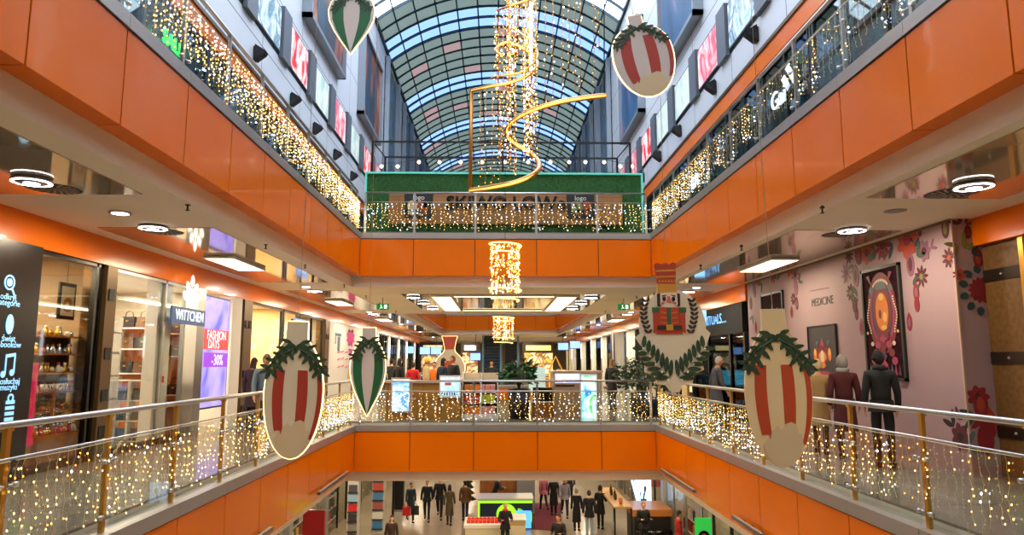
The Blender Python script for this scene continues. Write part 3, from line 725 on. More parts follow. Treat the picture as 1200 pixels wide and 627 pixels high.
SEQ = {-1: ['teal', 'teal', 'teal', 'teal', 'red', 'pale', 'pink', 'pale', 'red', 'pink', 'teal'], 1: ['teal', 'teal', 'teal', 'pink', 'pale', 'pale', 'red', 'pink', 'pink', 'teal', 'red']}
for s in (-1, 1):
    z0, z1 = (10.93, 12.38) if s < 0 else (10.5, 11.9)
    y = 8.2 if s < 0 else 9.9
    mod = 3.05
    ya, k = y, 0
    X = s * (XW - .03)
    struct(MB().box((s * (XW + .0), ya, z0 - .06), (s * (XW - .02), ya + mod * 11, z1 + .06)).build('trim_window_band', WF))
    for k in range(11):
        a = ya + k * mod
        struct(MB().box((s * (XW), a, z0 - .1), (s * (XW - .14), a + .78, z1 + .1)).build('trim_window_pillar', PIL))
        kd = SEQ[s][k]
        t = thing('window_poster', '%s in the upper window row, %s from the camera, %s' % (KIND[kd][0], ORD[k], SIDE[s]), 'poster', (X, a + .8 + 1.1, z0))
        MB().box((-.02 * s * -1, -1.09, 0), (.03 * s * -1, 1.09, z1 - z0)).build('frame', WF, t)
        b = MB(); q = -.04 * s; b.add([(q, -1.04, .05), (q, 1.04, .05), (q, 1.04, z1 - z0 - .05), (q, -1.04, z1 - z0 - .05)], [(0, 1, 2, 3)]); b.build('picture', KIND[kd][1], t)
    # framed billboards
    bm1 = ramp_mat('billboard_blue', ['#12303f', '#1f4a60', '#24303c', '#8c4a3a', '#b5745a'], .5, .0, stretch=(1, 1, .6))
    bm2 = ramp_mat('billboard_navy', ['#1c3a58', '#27567a', '#3a5f86', '#b46f78', '#c98a90'], .32, .0, stretch=(1, 1, .8))
    for k, (a, b) in enumerate(((10.2, 14.6), (17.6, 22.6) if s > 0 else (22.6, 28.0), (26.3, 31.0) if s > 0 else (32.0, 37.0))):
        if s > 0 and k == 1: a, b = 21.4, 26.3
        if s > 0 and k == 2: a, b = 30.4, 35.3
        zb, zt = 13.3 if s < 0 else 12.9, 17.6
        t = thing('billboard', 'large framed %s billboard on the upper wall, %s from camera, %s' % ('dark blue and orange' if s < 0 else 'blue and pink', ORD[k], SIDE[s]), 'billboard', (s * XW, (a + b) / 2, zb))
        h = (b - a) / 2; H = zt - zb; d = -.35 * s
        fr = MB()
        for q in ((-h, -h + .12, 0, H), (h - .12, h, 0, H)): fr.box((0, q[0], q[2]), (d, q[1], q[3]))
        fr.box((0, -h, 0), (d, h, .16)); fr.box((0, -h, H - .12), (d, h, H)); fr.build('frame', mat('billboard_frame', '#8a9299', .4, .4), t)
        MB().box((0, -h + .1, .1), (d * .62, h - .1, H - .1)).build('picture', bm1 if s < 0 else bm2, t)
    # tall blue niches farther along
    for k, a in enumerate((39.5, 47., 55., 63.)):
        struct(MB().box((s * XW, a, 12.6), (s * (XW - .05), a + 4.4, SPRING - .3)).build('window_niche', mat('niche_blue', '#31566b', .25)))
        for q in (0, 4.3): struct(MB().box((s * XW, a + q, 12.6), (s * (XW - .3), a + q + .25, SPRING - .3)).build('trim_niche_fin', mat('fin_grey', '#9aa3ab', .5)))
    # floodlights
    for k, yy in enumerate((13.6, 17.0 if s > 0 else 18.4, 20.5 if s > 0 else 21.8, 24.6, 27.8, 31.1)):
        t = thing('wall_floodlight', 'small dark wedge floodlight on the grey wall, %s from camera, %s' % (ORD[k], SIDE[s]), 'lamp', (s * XW, yy, 10.0))
        MB().box((0, -.09, -.2), (-.06 * s, .09, .2)).build('back_plate', DARK, t)
        MB().add([(-.05 * s, -.14, .24), (-.05 * s, .14, .24), (-.05 * s, .14, -.2), (-.05 * s, -.14, -.2), (-.34 * s, -.12, .06), (-.34 * s, .12, .06), (-.3 * s, .12, -.02), (-.3 * s, -.12, -.02)],
                 [(0, 1, 2, 3), (0, 4, 5, 1), (1, 5, 6, 2), (2, 6, 7, 3), (3, 7, 4, 0), (4, 7, 6, 5)]).build('housing', DARK, t, fix=True)

# ------------------------------------------------------------------ second floor shop fronts seen through the upper railings
TEALG = mat('upper_shop_dark', '#1d2b2c', .25, noise='#35504e', scale=.9)
US = [mat('upper_shop_grey', '#6f7d7c', .5, noise='#2a3a3a', scale=1.2), mat('upper_shop_warm', '#7c4a2c', .5, noise='#2c2018', scale=1.1), TEALG]
for s in (-1, 1):
    for k in range(12):
        a = 1.5 + k * 4.2; X = s * XW
        if a > 50: break
        struct(MB().box((X + s * 2.8, a, FH), (X + s * 2.95, a + 4.2, WALLTOP)).build('wall_shop_back', US[(k + (s > 0)) % 3]))
        struct(MB().box((X, a, FH), (X + s * 3, a + .12, WALLTOP - .5)).build('wall_shop_divider', TEALG))
        t = thing('storefront', 'dark glazed storefront on the upper floor, %s from the camera, %s' % (ORD[k], SIDE[s]), 'shop front', (X, a, FH))
        fr = MB()
        for q in (0.12, 1.4, 2.75, 4.1): fr.box((0, q - .05, 0), (.1 * s, q + .05, 3.6))
        fr.box((0, .07, 0), (.1 * s, 4.15, .12)); fr.box((0, .07, 2.5), (.1 * s, 4.15, 2.6)); fr.box((0, .07, 3.5), (.1 * s, 4.15, 3.6)); fr.build('frame', DARK, t)
        MB().box((.04 * s, .15, .12), (.05 * s, 4.1, 3.5)).build('glazing', glass_mat('teal_glass', '#9fb8b4', .12), t)
        area('upper_shop_light', (X + s * 1.4, a + 2, WALLTOP - .1), 1.2, 55, '#fff0d8', 'RECTANGLE', 2.)
def usign(body, px, py, size, side, label, m=SIGNW):
    X = side * (XW - .12); p = at(px, py, X=X)
    t = thing('shop_sign', label, 'sign', (X, p.y, p.z)); text('lettering', body, size, m, t, (0, 0, 0), (PI / 2, 0, -side * PI / 2), .02)
    MB().box((0.02 * side, -.4, -.02), (.12 * side, .4, .02)).build('bracket', DARK, t)
    return t
t = usign('Gai', 912, 116, .62, 1, 'glowing white shop sign seen through the upper railing, nearest one above the mural')
b = MB()
for q in range(5): b.octa((-.03, -.95 + q * .12, .1 + .16 * (q % 3)), .085, 0, 1.7)
b.build('leaf_emblem', SIGNW, t)
usign('GH', 814, 214, .6, 1, 'small white glowing shop sign farther along the upper floor above the mural')
usign('SALE', 203, 52, .42, -1, 'small glowing green sign behind the lit upper railing above the shop windows', mat('sign_green', '#4cff6a', emit='#1fd84a', es=1.6))

# ------------------------------------------------------------------ green box with wooden name board on the upper bridge
HEDGE = mat('hedge_green', '#2f6a28', .8, noise='#1c4a1c', scale=40, bump=1.)
g0, g1 = at(430, 203, Y=20.0), at(753, 272, Y=20.0)
t = thing('hedge_wall', 'long artificial hedge wall with turquoise glowing edge on the upper bridge', 'hedge wall', ((g0.x + g1.x) / 2, 20.0, FH))
hw = (g1.x - g0.x) / 2; hh = g0.z - FH
MB().box((-hw, .06, 0), (hw, .45, hh)).build('core', HEDGE, t)
tf = MB()
for i in range(5200):
    x, z = RND.uniform(-hw, hw), RND.uniform(.02, hh); a = RND.uniform(0, PI); L = RND.uniform(.03, .06); dx, dz = math.cos(a) * L, math.sin(a) * L
    tf.add([(x - dz * .25, .065, z + dx * .25), (x + dz * .25, .065, z - dx * .25), (x + dx, RND.uniform(0, .045), z + dz)], [(0, 1, 2)])
tf.build('foliage', mat('hedge_leaf', '#4f8f34', .7, noise='#2a6424', scale=25), t)['kind'] = 'stuff'
fr = MB().box((-hw - .05, .0, -0.0), (-hw, .5, hh + .05)); fr.box((hw, 0, 0), (hw + .05, .5, hh + .05)); fr.box((-hw, 0, hh), (hw, .5, hh + .05))
fr.build('edge_trim', mat('turquoise_edge', '#6fd6c0', .4, emit='#4fc0a8', es=.25), t)
b0, b1 = at(456, 226, Y=19.93), at(730, 263, Y=19.93)
t = thing('name_board', 'long brown wooden board with big black letters and two dark pictures on the hedge wall', 'sign', ((b0.x + b1.x) / 2, 19.95, b1.z)); bw, bh = (b1.x - b0.x) / 2, b0.z - b1.z
MB().box((-bw, 0, 0), (bw, .06, bh)).build('board', tile_mat('plank_board', '#a2703a', '#966433', '#6d4522', 3.1, .4, .5, .006, .4, 'XZ'), t)
c = at((523 + 663) / 2, 238.5, Y=19.93); lz = c.z - b1.z
text('lettering', 'SKIWO·LOWe', .54, BLACK, t, (c.x - (b0.x + b1.x) / 2, -.03, lz), (PI / 2, 0, 0), .02, sx=1.02, bold=.011)
for px0, px1, q in ((474, 507, 0), (664, 697, 1)):
    p0, p1 = at(px0, 224, Y=19.9), at(px1, 256, Y=19.9); ox = (p0.x + p1.x) / 2 - (b0.x + b1.x) / 2; w2 = (p1.x - p0.x) / 2; z0 = p1.z - b1.z; z1 = min(p0.z - b1.z, bh - .02)
    pic = MB().box((ox - w2, -.03, z0), (ox + w2, .0, z1)).build('picture_panel', mat('panel_dark', '#141a18', .5), t)
    d = MB(); c0 = Vector((ox, -.034, (z0 + z1) / 2)); rr = w2 * .4
    for sx, sz, r, mi in ((-.5, .0, .34, 0), (-.5, -.4, .22, 0), (.3, -.1, .42, 1), (.15, -.45, .2, 0), (.55, .1, .2, 2)):
        if q: mi = (mi + 1) % 3; sx = -sx
        d.prism([(r * w2 * math.cos(k * PI / 7), r * w2 * 1.2 * math.sin(k * PI / 7)) for k in range(14)], (c0.x + sx * w2 * .9, c0.y, c0.z + sz * w2), (1, 0, 0), (0, 0, 1), (0, .004, 0), mi)
    d.build('print', [mat('print_cream', '#d8c39c', .6), mat('print_rust', '#a8502c', .6), mat('print_green', '#7d8a4a', .6)], pic, fix=True)
    text('caption', 'logo', .2, WHITE, pic, (ox, -.04, z1 - .12), (PI / 2, 0, 0), .003)
# terrace railing with bulbs on the hedge box
TB = FH + hh
t = thing('terrace_railing', 'black bar railing with a festoon of round bulbs above the hedge wall', 'railing', ((g0.x + g1.x) / 2, 20.3, TB))
z1_, z2_ = at(600, 167, Y=20.3).z - TB, at(600, 185, Y=22.).z - TB
fr = MB(); xa, xb = at(437, 166, Y=20.3).x - t.location.x, at(738, 166, Y=20.3).x - t.location.x
for zz, y in ((z1_, 0), (z2_, 1.7)): fr.box((xa if y == 0 else xa + .1, y - .025, zz - .025), (xb if y == 0 else xb - .1, y + .025, zz + .025))
fr.box((xa, -.03, .0), (xb, .03, .06)); fr.build('top_bar', DARK, t)
for x in (xa, xb, -.05):
    MB().box((x - .03, -.03, 0), (x + .03, .03, z1_)).build('post', DARK, t)
for x in (xa + .1, xb - .1): 
    MB().box((x - .03, 1.67, 0), (x + .03, 1.73, z2_)).build('post', DARK, t); MB().tube([(x - .1 if x < 0 else x + .1, 0, z1_), (x, 1.7, z2_)], .022, 5).build('side_bar', DARK, t)
MB().box((xa, .2, -.1), (xb, 2.2, -.02)).build('roof_plate', DARK, t)
fest = thing('festoon_lights', 'string of round glowing bulbs hung under the upper terrace rail', 'fairy lights', (0, 22., 0))
pp = []
for i, px in enumerate((447, 466, 491, 515, 540, 565, 592, 619, 645, 667, 686, 708, 727, 741)):
    p = at(px, 190 if 480 < px < 720 else 195, Y=22.); pp.append(p - fest.location + Vector((0, 0, .11)))
    MB().ball(p - fest.location, .055, 8).build('bulb', mat('festoon_bulb', '#fff2dc', emit='#ffdcb0', es=7., samp=False), fest)
MB().tube(pp, .008, 4).build('cable', DARK, fest)
# ================================================================== first floor shops, shop-window side
def frontframe(name, label, ya, yb, X, s, mull, z1=3.25, mats=DARK, glass=SHOPGLASS, base=.12):
    t = thing(name, label, 'shop front', (X, ya, 0)); L = yb - ya
    for q in mull: MB().box((0, q - .03, 0), (.08 * s, q + .03, z1)).build('mullion', mats, t)
    MB().box((0, 0, 0), (.1 * s, L, base)).build('plinth', BLACK, t); MB().box((0, 0, z1 - .06), (.08 * s, L, z1)).build('head_rail', mats, t)
    MB().box((.035 * s, .02, base), (.047 * s, L - .02, z1 - .06)).build('glazing', glass, t)
    return t
def room(ya, yb, s, X, depth, wall, ceil=3.25, power=160, col='#ffe2b8', tag_=''):
    struct(MB().box((X + s * depth, ya, 0), (X + s * (depth + .1), yb, 3.71)).build('wall_shop_back', wall))
    struct(MB().box((X + s * .12, yb - .05, 0), (X + s * depth, yb + .05, 3.71)).build('wall_shop_side', wall))
    struct(MB().box((X + s * .12, ya - .05, 0), (X + s * depth, ya + .05, 3.71)).build('wall_shop_side', wall))
    struct(MB().box((X + s * .12, ya, 3.4), (X + s * depth, yb, 3.45)).build('ceiling_shop', WHITE))
    area('shop_light', (X + s * depth * .45, (ya + yb) / 2, 3.36), 1.0, power, col, 'RECTANGLE', (yb - ya) * .7)
XS = -XW
# the dark pillar with glowing pictograms
t = thing('pictogram_pillar', 'black pillar with four glowing blue pictograms at the shop entrance', 'sign', (XS + .1, 9.3, 0))
MB().box((-.3, -1.2, 0), (.02, .85, 3.25)).build('body', BLACK, t)
GLO = mat('pictogram_glow', '#a8d8f4', emit='#7cc8ff', es=.55, samp=False)
def onpil(px, py): p = at(px, py, X=XS + .125); return p - t.location
def pict(nm, fn, py):
    c = onpil(11, py); m = MB(); fn(m, c); return m.build(nm, GLO, t, fix=True)
def disc(m, c, r0, r1, n=20, a0=0, a1=2 * PI, sy=1.):
    for k in range(n):
        a, b = a0 + (a1 - a0) * k / n, a0 + (a1 - a0) * (k + 1) / n
        m.prism([(r0 * math.cos(a), r0 * math.sin(a) * sy), (r1 * math.cos(a), r1 * math.sin(a) * sy), (r1 * math.cos(b), r1 * math.sin(b) * sy), (r0 * math.cos(b), r0 * math.sin(b) * sy)], c, (0, 1, 0), (0, 0, 1), (.008, 0, 0))
def bar(m, c, x0, z0, x1, z1, w):
    d = Vector((x1 - x0, z1 - z0)).normalized(); nx, nz = -d.y * w, d.x * w
    m.prism([(x0 + nx, z0 + nz), (x0 - nx, z0 - nz), (x1 - nx, z1 - nz), (x1 + nx, z1 + nz)], c, (0, 1, 0), (0, 0, 1), (.008, 0, 0))
def loupe(m, c): disc(m, c, .08, .105); disc(m, c, .0, .055); bar(m, c, .06, -.085, .125, -.18, .014)
def mouse(m, c): disc(m, c, .0, .075, sy=1.8)
def note(m, c): bar(m, c, -.08, -.12, -.08, .12, .012); bar(m, c, .09, -.1, .09, .15, .012); bar(m, c, -.09, .12, .1, .145, .022); disc(m, c + Vector((0, -.115, -.12)), 0, .045, 12); disc(m, c + Vector((0, .055, -.1)), 0, .045, 12)
def parcel(m, c):
    for k in range(4): bar(m, c, -.085, -.15 + k * .075, .085, -.15 + k * .075, .024)
    disc(m, c + Vector((0, 0, .13)), .035, .06, 14)
pict('magnifier_pictogram', loupe, 331); pict('mouse_pictogram', mouse, 380); pict('note_pictogram', note, 428); pict('parcel_pictogram', parcel, 478)
for py, a, b in ((348, 'odkryj', 'kategorie'), (397, 'świat', 'e-booków'), (447, 'posłuchaj', 'muzyki')):
    for k, s_ in enumerate((a, b)):
        c = onpil(10, py + k * 7); text('caption', s_, .12, GLO, t, (c.x, c.y, c.z), (PI / 2, 0, PI / 2), .003)
# gift shop with the crowded display window
room(6.5, 12.1, -1, XS, 3.2, mat('gift_wall', '#a08a6c', .7), power=240)
frontframe('storefront', 'glazed gift shop front with black end post and dark plinth', 10.15, 11.95, XS, -1, (.03, 1.62, 1.76), mats=BLACK)
t = thing('bronze_pillar', 'bronze clad shop pillar with dark square fittings, between gift shop and bag shop', 'pillar', (XS, 12.13, 0)); MB().box((-.35, -.16, 0), (.06, .16, 3.25)).build('shaft', BRONZE, t)
for k, z in enumerate((.45, 1.05, 1.75, 2.75)): MB().box((.06, -.09, z - .1), (.075, .09, z + .1)).build('fitting', BLACK, t)
t = thing('gift_display', 'tiered wooden display of the gift shop window', 'shelf', (XS - .32, 11.2, 0))
MB().box((-.2, -.42, 0), (.2, .72, .5)).build('plinth_shelf', WOOD, t)
for k, z in enumerate((.82, 1.12, 1.42, 1.72, 2.0)): MB().box((-.2, -.35, z), (.06, .72, z + .025)).build('shelf_board', WOOD, t)
for y in (-.35, .72): MB().box((-.2, y - .03, 0), (-.14, y + .03, 2.05)).build('upright', WOOD, t)
MB().box((-.22, -.35, .5), (-.2, .72, 2.05)).build('back_board', mat('display_back', '#6d4a22', .6, noise='#3a2612', scale=7), t)
bc = [mat('bauble_gold', '#d8a53a', .25, .7), mat('bauble_white', '#ece6da', .4), mat('bauble_red', '#b3261e', .3), mat('bauble_silver', '#b9bcc0', .25, .8), mat('bauble_orange', '#d9672a', .35), mat('bauble_brown', '#5d3a1e', .5)]
BN = ['gold', 'white', 'red', 'silver', 'orange', 'brown']
baub = []
for k, m in enumerate(bc):
    t = thing('bauble', 'small %s glass bauble on the crowded gift display in the shop window' % BN[k], 'ornament', (0, 0, 0), 0, '%s baubles on the gift display' % BN[k]); MB().ball((0, 0, .045), .045, 10).build('globe', m, t); MB().lathe([(.014, .085), (.014, .105), (.004, .11)], n=8).build('cap', bc[0], t); baub.append(t)
tall = []
for k, m in enumerate(bc[:4]):
    t = thing('figurine', 'small standing %s decoration figure on the crowded gift display' % BN[k], 'ornament', (0, 0, 0), 0, '%s figures on the gift display' % BN[k]); MB().lathe([(.045, 0), (.05, .02), (.03, .09), (.018, .11), (.02, .115)], n=10).build('body', m, t); MB().ball((0, 0, .135), .028, 8).build('head', bc[(k + 1) % 4], t); tall.append(t)
seen = set()
for z, n, x0 in ((.5, 30, -.05), (.845, 12, -.15), (1.145, 12, -.15), (1.445, 12, -.15), (1.745, 12, -.15), (2.025, 8, -.15)):
    for i in range(n):
        src = RND.choice(baub if RND.random() < .6 else tall); y = 11.2 + (-.32 + 1.0 * (i + .5) / n if z > .6 else -.35 + 1.03 * ((i % 15) + .5) / 15); x = XS - .32 + (RND.uniform(-.06, .04) - .06 if z > .6 else (-.08 if i < 15 else .11) + RND.uniform(-.03, .03))
        if src.name in seen: dup(src, (x, y, z), RND.random() * 6)
        else: src.location = (x, y, z); seen.add(src.name)
for src in baub + tall:
    if src.name not in seen: src.location = (XS - .3, 11.3 + .08 * len(seen), 2.025); seen.add(src.name)
t = thing('pink_display_stand', 'bright pink display stand with a lit ring in the gift shop window', 'display', (XS - .32, 10.42, 0)); PK = mat('hot_pink', '#d81f5c', .4, emit='#e8205f', es=.25)
MB().box((-.2, -.25, .4), (.22, .22, .5)).build('foot_tray', PK, t); MB().box((-.2, -.25, 0), (.2, .22, .4)).build('base', WOOD, t)
for y in (-.22, .2): MB().box((-.2, y - .03, .5), (.2, y + .03, 1.6)).build('side', PK, t)
for z in (.98, 1.55): MB().box((-.2, -.22, z), (.2, .2, z + .05)).build('shelf', PK, t)
MB().box((-.22, -.22, .5), (-.2, .2, 1.55)).build('back', mat('pink_back', '#8c1a3c', .5), t)
t = thing('framed_picture', 'small black framed picture with a round print hung in the gift shop', 'picture', (XS - .4, 11.62, 2.3)); MB().box((0, -.22, 0), (.03, .22, .6)).build('frame', BLACK, t); MB().box((.03, -.17, .06), (.035, .17, .54)).build('print', mat('print_cream2', '#cbb593', .6), t)
m = MB(); disc(m, Vector((.036, 0, .24)), .05, .12, 16); m.build('ring_print', WOOD, t, fix=True); MB().cyl((.0, 0, .6), (0, 0, 1.15), .004, n=5).build('wire', DARK, t)
text('x', 'KAY · NOW', .16, WHITE, None, (0, 0, 0)) if False else None
t = thing('word_decoration', 'white standing word letters among the gift shop decorations', 'ornament', (XS - .2, 11.2, 1.22)); text('lettering', 'KAY NOW', .14, WHITE, t, (0, 0, 0), (PI / 2, 0, PI / 2), .01); MB().box((-.02, -.35, -.07), (.02, .35, -.055)).build('stand', WOOD, t); MB().box((-.02,-.02,-.72),(.02,.02,-.07)).build('foot', WOOD, t)
for k, (x, y, z) in enumerate(((-1.2, 10.5, 3.2), (-1.0, 10.95, 3.15), (-1.6, 11.3, 3.25))):
    t = thing('pendant_lamp', 'small white pendant lamp inside the gift shop, %s from the pillar' % ORD[k], 'lamp', (XS + x, y, z)); MB().lathe([(.1, 0), (.09, .05), (.02, .06)], n=12).build('shade', WHITE, t); MB().lathe([(0, -.002), (.09, -.002)], n=12).build('lens', LAMPW, t); MB().cyl((0, 0, .05), (0, 0, 3.4 - z), .006, n=5).build('cord', DARK, t)
# string of lamps drawn as reflection strips is left to the real glass
# bag shop
room(12.3, 18.4, -1, XS, 3.4, mat('bag_wall', '#d9cdb8', .7), power=300, col='#fff0dc')
frontframe('storefront', 'tall glass front of the bag shop with slim dark posts', 12.3, 15.2, XS, -1, (.05, 1.95, 2.86), mats=STEEL)
t = thing('steel_pillar', 'brushed steel shop pillar between the bag shop entrance and the tall screen', 'pillar', (XS, 15.85, 0)); MB().box((-.3, -.2, 0), (.05, .2, 3.25)).build('shaft', STEEL, t)
t = thing('grey_pillar', 'pale grey pillar with a small red alarm box, beside the bag shop shelf', 'pillar', (XS - .02, 14.4, 0)); MB().box((-.3, -.3, 0), (-.06, .3, 3.25)).build('shaft', WHITE, t); MB().box((-.06, -.06, 1.2), (-.02, .06, 1.33)).build('alarm_box', mat('alarm_red', '#c22018', .4), t)
bagm = [mat('bag_black', '#1b1b1d', .4), mat('bag_blue', '#274a5e', .45), mat('bag_brown', '#5a3a22', .45), mat('bag_grey', '#4a4a4c', .45)]
BAGN = ['black', 'dark blue', 'brown', 'dark grey']
def mk_bag(k):
    t = thing('handbag', 'x', 'handbag'); w, d, h = .17, .07, .24
    MB().add([(-d, -w, 0), (d, -w, 0), (d, w, 0), (-d, w, 0), (-d * .6, -w * .85, h), (d * .6, -w * .85, h), (d * .6, w * .85, h), (-d * .6, w * .85, h)], [(0, 3, 2, 1), (4, 5, 6, 7), (0, 1, 5, 4), (1, 2, 6, 5), (2, 3, 7, 6), (3, 0, 4, 7)]).build('body', bagm[k], t)
    MB().tube([(0, -.09, h), (0, -.08, h + .09), (0, 0, h + .13), (0, .08, h + .09), (0, .09, h)], .01, 6).build('handle', bagm[k], t)
    MB().box((d, -.03, h * .55), (d + .006, .03, h * .7)).build('clasp', BRASS, t)
    return t
bags = [mk_bag(k) for k in range(4)]; used = set()
def bag(k, loc, where):
    l = '%s handbag %s' % (BAGN[k], where); g = '%s handbags %s' % (BAGN[k], where)
    if k in used: return dup(bags[k], loc, -PI / 2 + RND.uniform(-.2, .2), l, g)
    used.add(k); bags[k].location = loc; bags[k].rotation_euler = (0, 0, -PI / 2); bags[k]['label'] = l; bags[k]['group'] = g
SHW = mat('shelf_white', '#e8e2d6', .5)
def shelf(label, x, y, L, zs, d=.3, back=None, ztop=2.5):
    """shelf unit facing the entrance end (-y); x, y = its rear corner nearest the back wall"""
    t = thing('display_shelf', label, 'shelf', (x, y, 0))
    for z in zs: MB().box((0, -d, z - .025), (L, 0, z)).build('shelf_board', SHW, t)
    for q in (0.02, L - .02): MB().box((q - .02, -d, 0), (q + .02, -.02, ztop)).build('upright', SHW, t)
    if back: MB().box((0, 0, 0), (L, .02, ztop)).build('back_panel', back, t)
    return t
ORB = mat('orange_back_panel', '#c8702a', .5)
for lab, x, y, L, zs, back, ks in (('white shelf with an orange back panel in the bag shop', -8.2, 15.6, 1.0, (1.38, 1.9, 2.35), ORB, (0, 2)), ('narrow white shelf beside the bronze pillar', -7.95, 14.35, .36, (.45, .9, 1.35, 1.8, 2.2), SHW, (1, 0)), ('white shelf under the glowing sign', -7.42, 16.1, .46, (.9, 1.75, 2.25), ORB, (0, 3))):
    shelf(lab, x, y, L, zs, back=back)
    n = max(1, int(L / .3)); where = 'on the ' + lab
    for q, z in enumerate(zs):
        for i in range(n): bag(ks[(q + i) % 2], (x + (i + .5) * L / n, y - .15, z), where)
t = thing('display_rack', 'low white grid rack with folded goods in the bag shop window', 'rack', (-7.85, 14.75, 0)); L = .85
for z in (.05, .45, .85, 1.25): MB().box((0, -.3, z - .02), (L, 0, z)).build('shelf_board', SHW, t)
for q in (0.02, L / 2, L - .02): MB().box((q - .02, -.3, 0), (q + .02, 0, 1.25)).build('upright', SHW, t)
for q, z in enumerate((.05, .45, .85)):
    for i in range(2):
        k = (q + i) % 4; b = thing('folded_goods', '%s folded goods in the low white grid rack, %s shelf from below, %s' % (BAGN[k], ORD[q], ('pillar end', 'sign end')[i]), 'goods', (-7.85 + .21 + i * .42, 14.6, z)); MB().box((-.16, -.1, 0), (.16, .1, .12)).build('lower_pile', bagm[k], b); MB().box((-.14, -.09, .12), (.14, .09, .24)).build('upper_pile', bagm[(k + 1) % 4], b)
for k, y in enumerate((12.8, 13.5, 14.2)):
    dn = dup(PROTO['down'], (XS - 1.4, y, 3.4), 0, 'small downlight in the bag shop ceiling, %s from the bronze pillar' % ORD[k])
# WITTCHEN sign
X = XS + .22; c = at(223, 371, X=X)
t = thing('shop_sign', 'glowing white bag shop sign with a crest above the letters', 'sign', (X, c.y, c.z))
text('lettering', 'WITTCHEN', .30, SIGNW, t, (0, 0, 0), (PI / 2, 0, PI / 2), .004, sx=.86); MB().box((-.06, -.8, -.17), (-.02, .8, .17)).build('back_panel', mat('sign_back', '#2c3c50', .4, emit='#3f6aa8', es=.22), t)
m = MB()
for dy, dz, a in ((0, .62, PI / 2), (-.12, .5, PI * .68), (.12, .5, PI * .32), (-.2, .34, PI * .8), (.2, .34, PI * .2), (0, .34, PI / 2)):
    m.prism(leaf_poly((dy, dz), a, .26, .15), (0, 0, -.0), (0, 1, 0), (0, 0, 1), (.012, 0, 0))
m.build('crest', SIGNW, t, fix=True)
MB().box((-.22, -.04, .1), (-.04, .04, .18)).build('bracket', DARK, t)
# tall advertising screen
p0, p1 = at(241, 349, X=XS + .05), at(271, 470, X=XS + .05); ya, yb = p0.y, at(271, 349, X=XS + .05).y
t = thing('advertising_screen', 'tall violet advertising screen beside the steel pillar', 'screen', (XS + .02, (ya + yb) / 2, .55)); h = (yb - ya) / 2
MB().box((-.12, -h, 0), (.02, h, 2.6)).build('housing', DARK, t)
def emitq(nm, m, y0, y1, z0, z1, x=.024): b = MB(); b.add([(x, y0, z0), (x, y1, z0), (x, y1, z1), (x, y0, z1)], [(0, 1, 2, 3)]); return b.build(nm, m, t)
emitq('picture', ramp_mat('screen_violet', ['#5a58d8', '#8f86f0', '#a99cf2', '#6a62e2'], .8, .9), -h + .04, h - .04, .04, 2.56)
emitq('red_band', mat('screen_red', '#d84a4a', emit='#d23c3c', es=.8), -h + .04, h - .04, 1.35, 1.82, .026); emitq('violet_band', mat('screen_purple', '#8a3cc0', emit='#8a36c4', es=.8), -h + .1, h - .04, .95, 1.28, .026)
text('lettering', 'FASHION', .3, SIGNW, t, (.032, 0, 1.68), (PI / 2, 0, PI / 2), .002, sx=.9); text('lettering', 'DAYS', .3, SIGNW, t, (.032, -.15, 1.47), (PI / 2, 0, PI / 2), .002, sx=.9); text('lettering', '-30%', .36, SIGNW, t, (.032, .1, 1.1), (PI / 2, 0, PI / 2), .002, sx=.95)
t = thing('white_pillar', 'pale pillar between the violet screen and the bronze pillar', 'pillar', (XS, 18.05, 0)); MB().box((-.3, -.33, 0), (.04, .33, 3.25)).build('shaft', WHITE, t)
for k, y in enumerate((18.75, 27.5)):
    t = thing('bronze_pillar', 'bronze clad pillar with dark square fittings, %s' % ('before the beige shop' if k == 0 else 'before the white hoarding'), 'pillar', (XS, y, 0)); MB().box((-.3, -.3, 0), (.08, .3, 3.25)).build('shaft', BRONZE, t)
    for z in (.4, 1.3, 2.6):
        for q in (-.14, .14): MB().box((.08, q - .1, z - .1), (.1, q + .1, z + .1)).build('fitting', BLACK, t)
# beige shop, then blue sign shop
room(19.1, 23.8, -1, XS, 3., mat('beige_shop', '#d2b688', .7), power=420, col='#ffe6ba')
frontframe('storefront', 'glass front of the beige clothes shop behind the striped oval bauble', 19.1, 22.0, XS, -1, (.04, 2.86), mats=DARK)
t = thing('clothes_rail', 'long dark clothes rail with garments in the beige shop', 'rail', (XS - 1.6, 19.6, 0)); MB().tube([(0, 0, 0), (0, 0, 1.5), (0, 1.9, 1.5), (0, 1.9, 0)], .02, 6).build('frame', DARK, t)
cl = [mat('cloth_tan', '#a88a62', .8), mat('cloth_dark', '#3a3836', .8), mat('cloth_cream', '#d6cab4', .8)]
for i in range(9):
    g = thing('garment', 'hanging garment on the beige shop clothes rail, %s from the screen' % ORD[i], 'garment', (XS - 1.6, 19.75 + i * .2, 1.48)); MB().add([(-.22, -.03, -.05), (.22, -.03, -.05), (.2, -.03, -.85), (-.2, -.03, -.85), (-.2, .04, -.06), (.2, .04, -.06), (.22, .05, -.86), (-.22, .05, -.86)], [(0, 1, 2, 3), (7, 6, 5, 4), (0, 4, 5, 1), (1, 5, 6, 2), (2, 6, 7, 3), (3, 7, 4, 0)]).build('cloth', cl[i % 3], g); MB().tube([(-.2, 0, -.06), (0, 0, 0), (.2, 0, -.06)], .008, 5).build('hanger', DARK, g)
room(23.9, 28.2, -1, XS, 3., mat('grey_shop', '#a49a8a', .7), power=240)
frontframe('storefront', 'glass front with dark mullions of the shop behind the oval bauble', 22.1, 27.1, XS, -1, (.05, 1.8, 3.4, 4.95), mats=DARK)
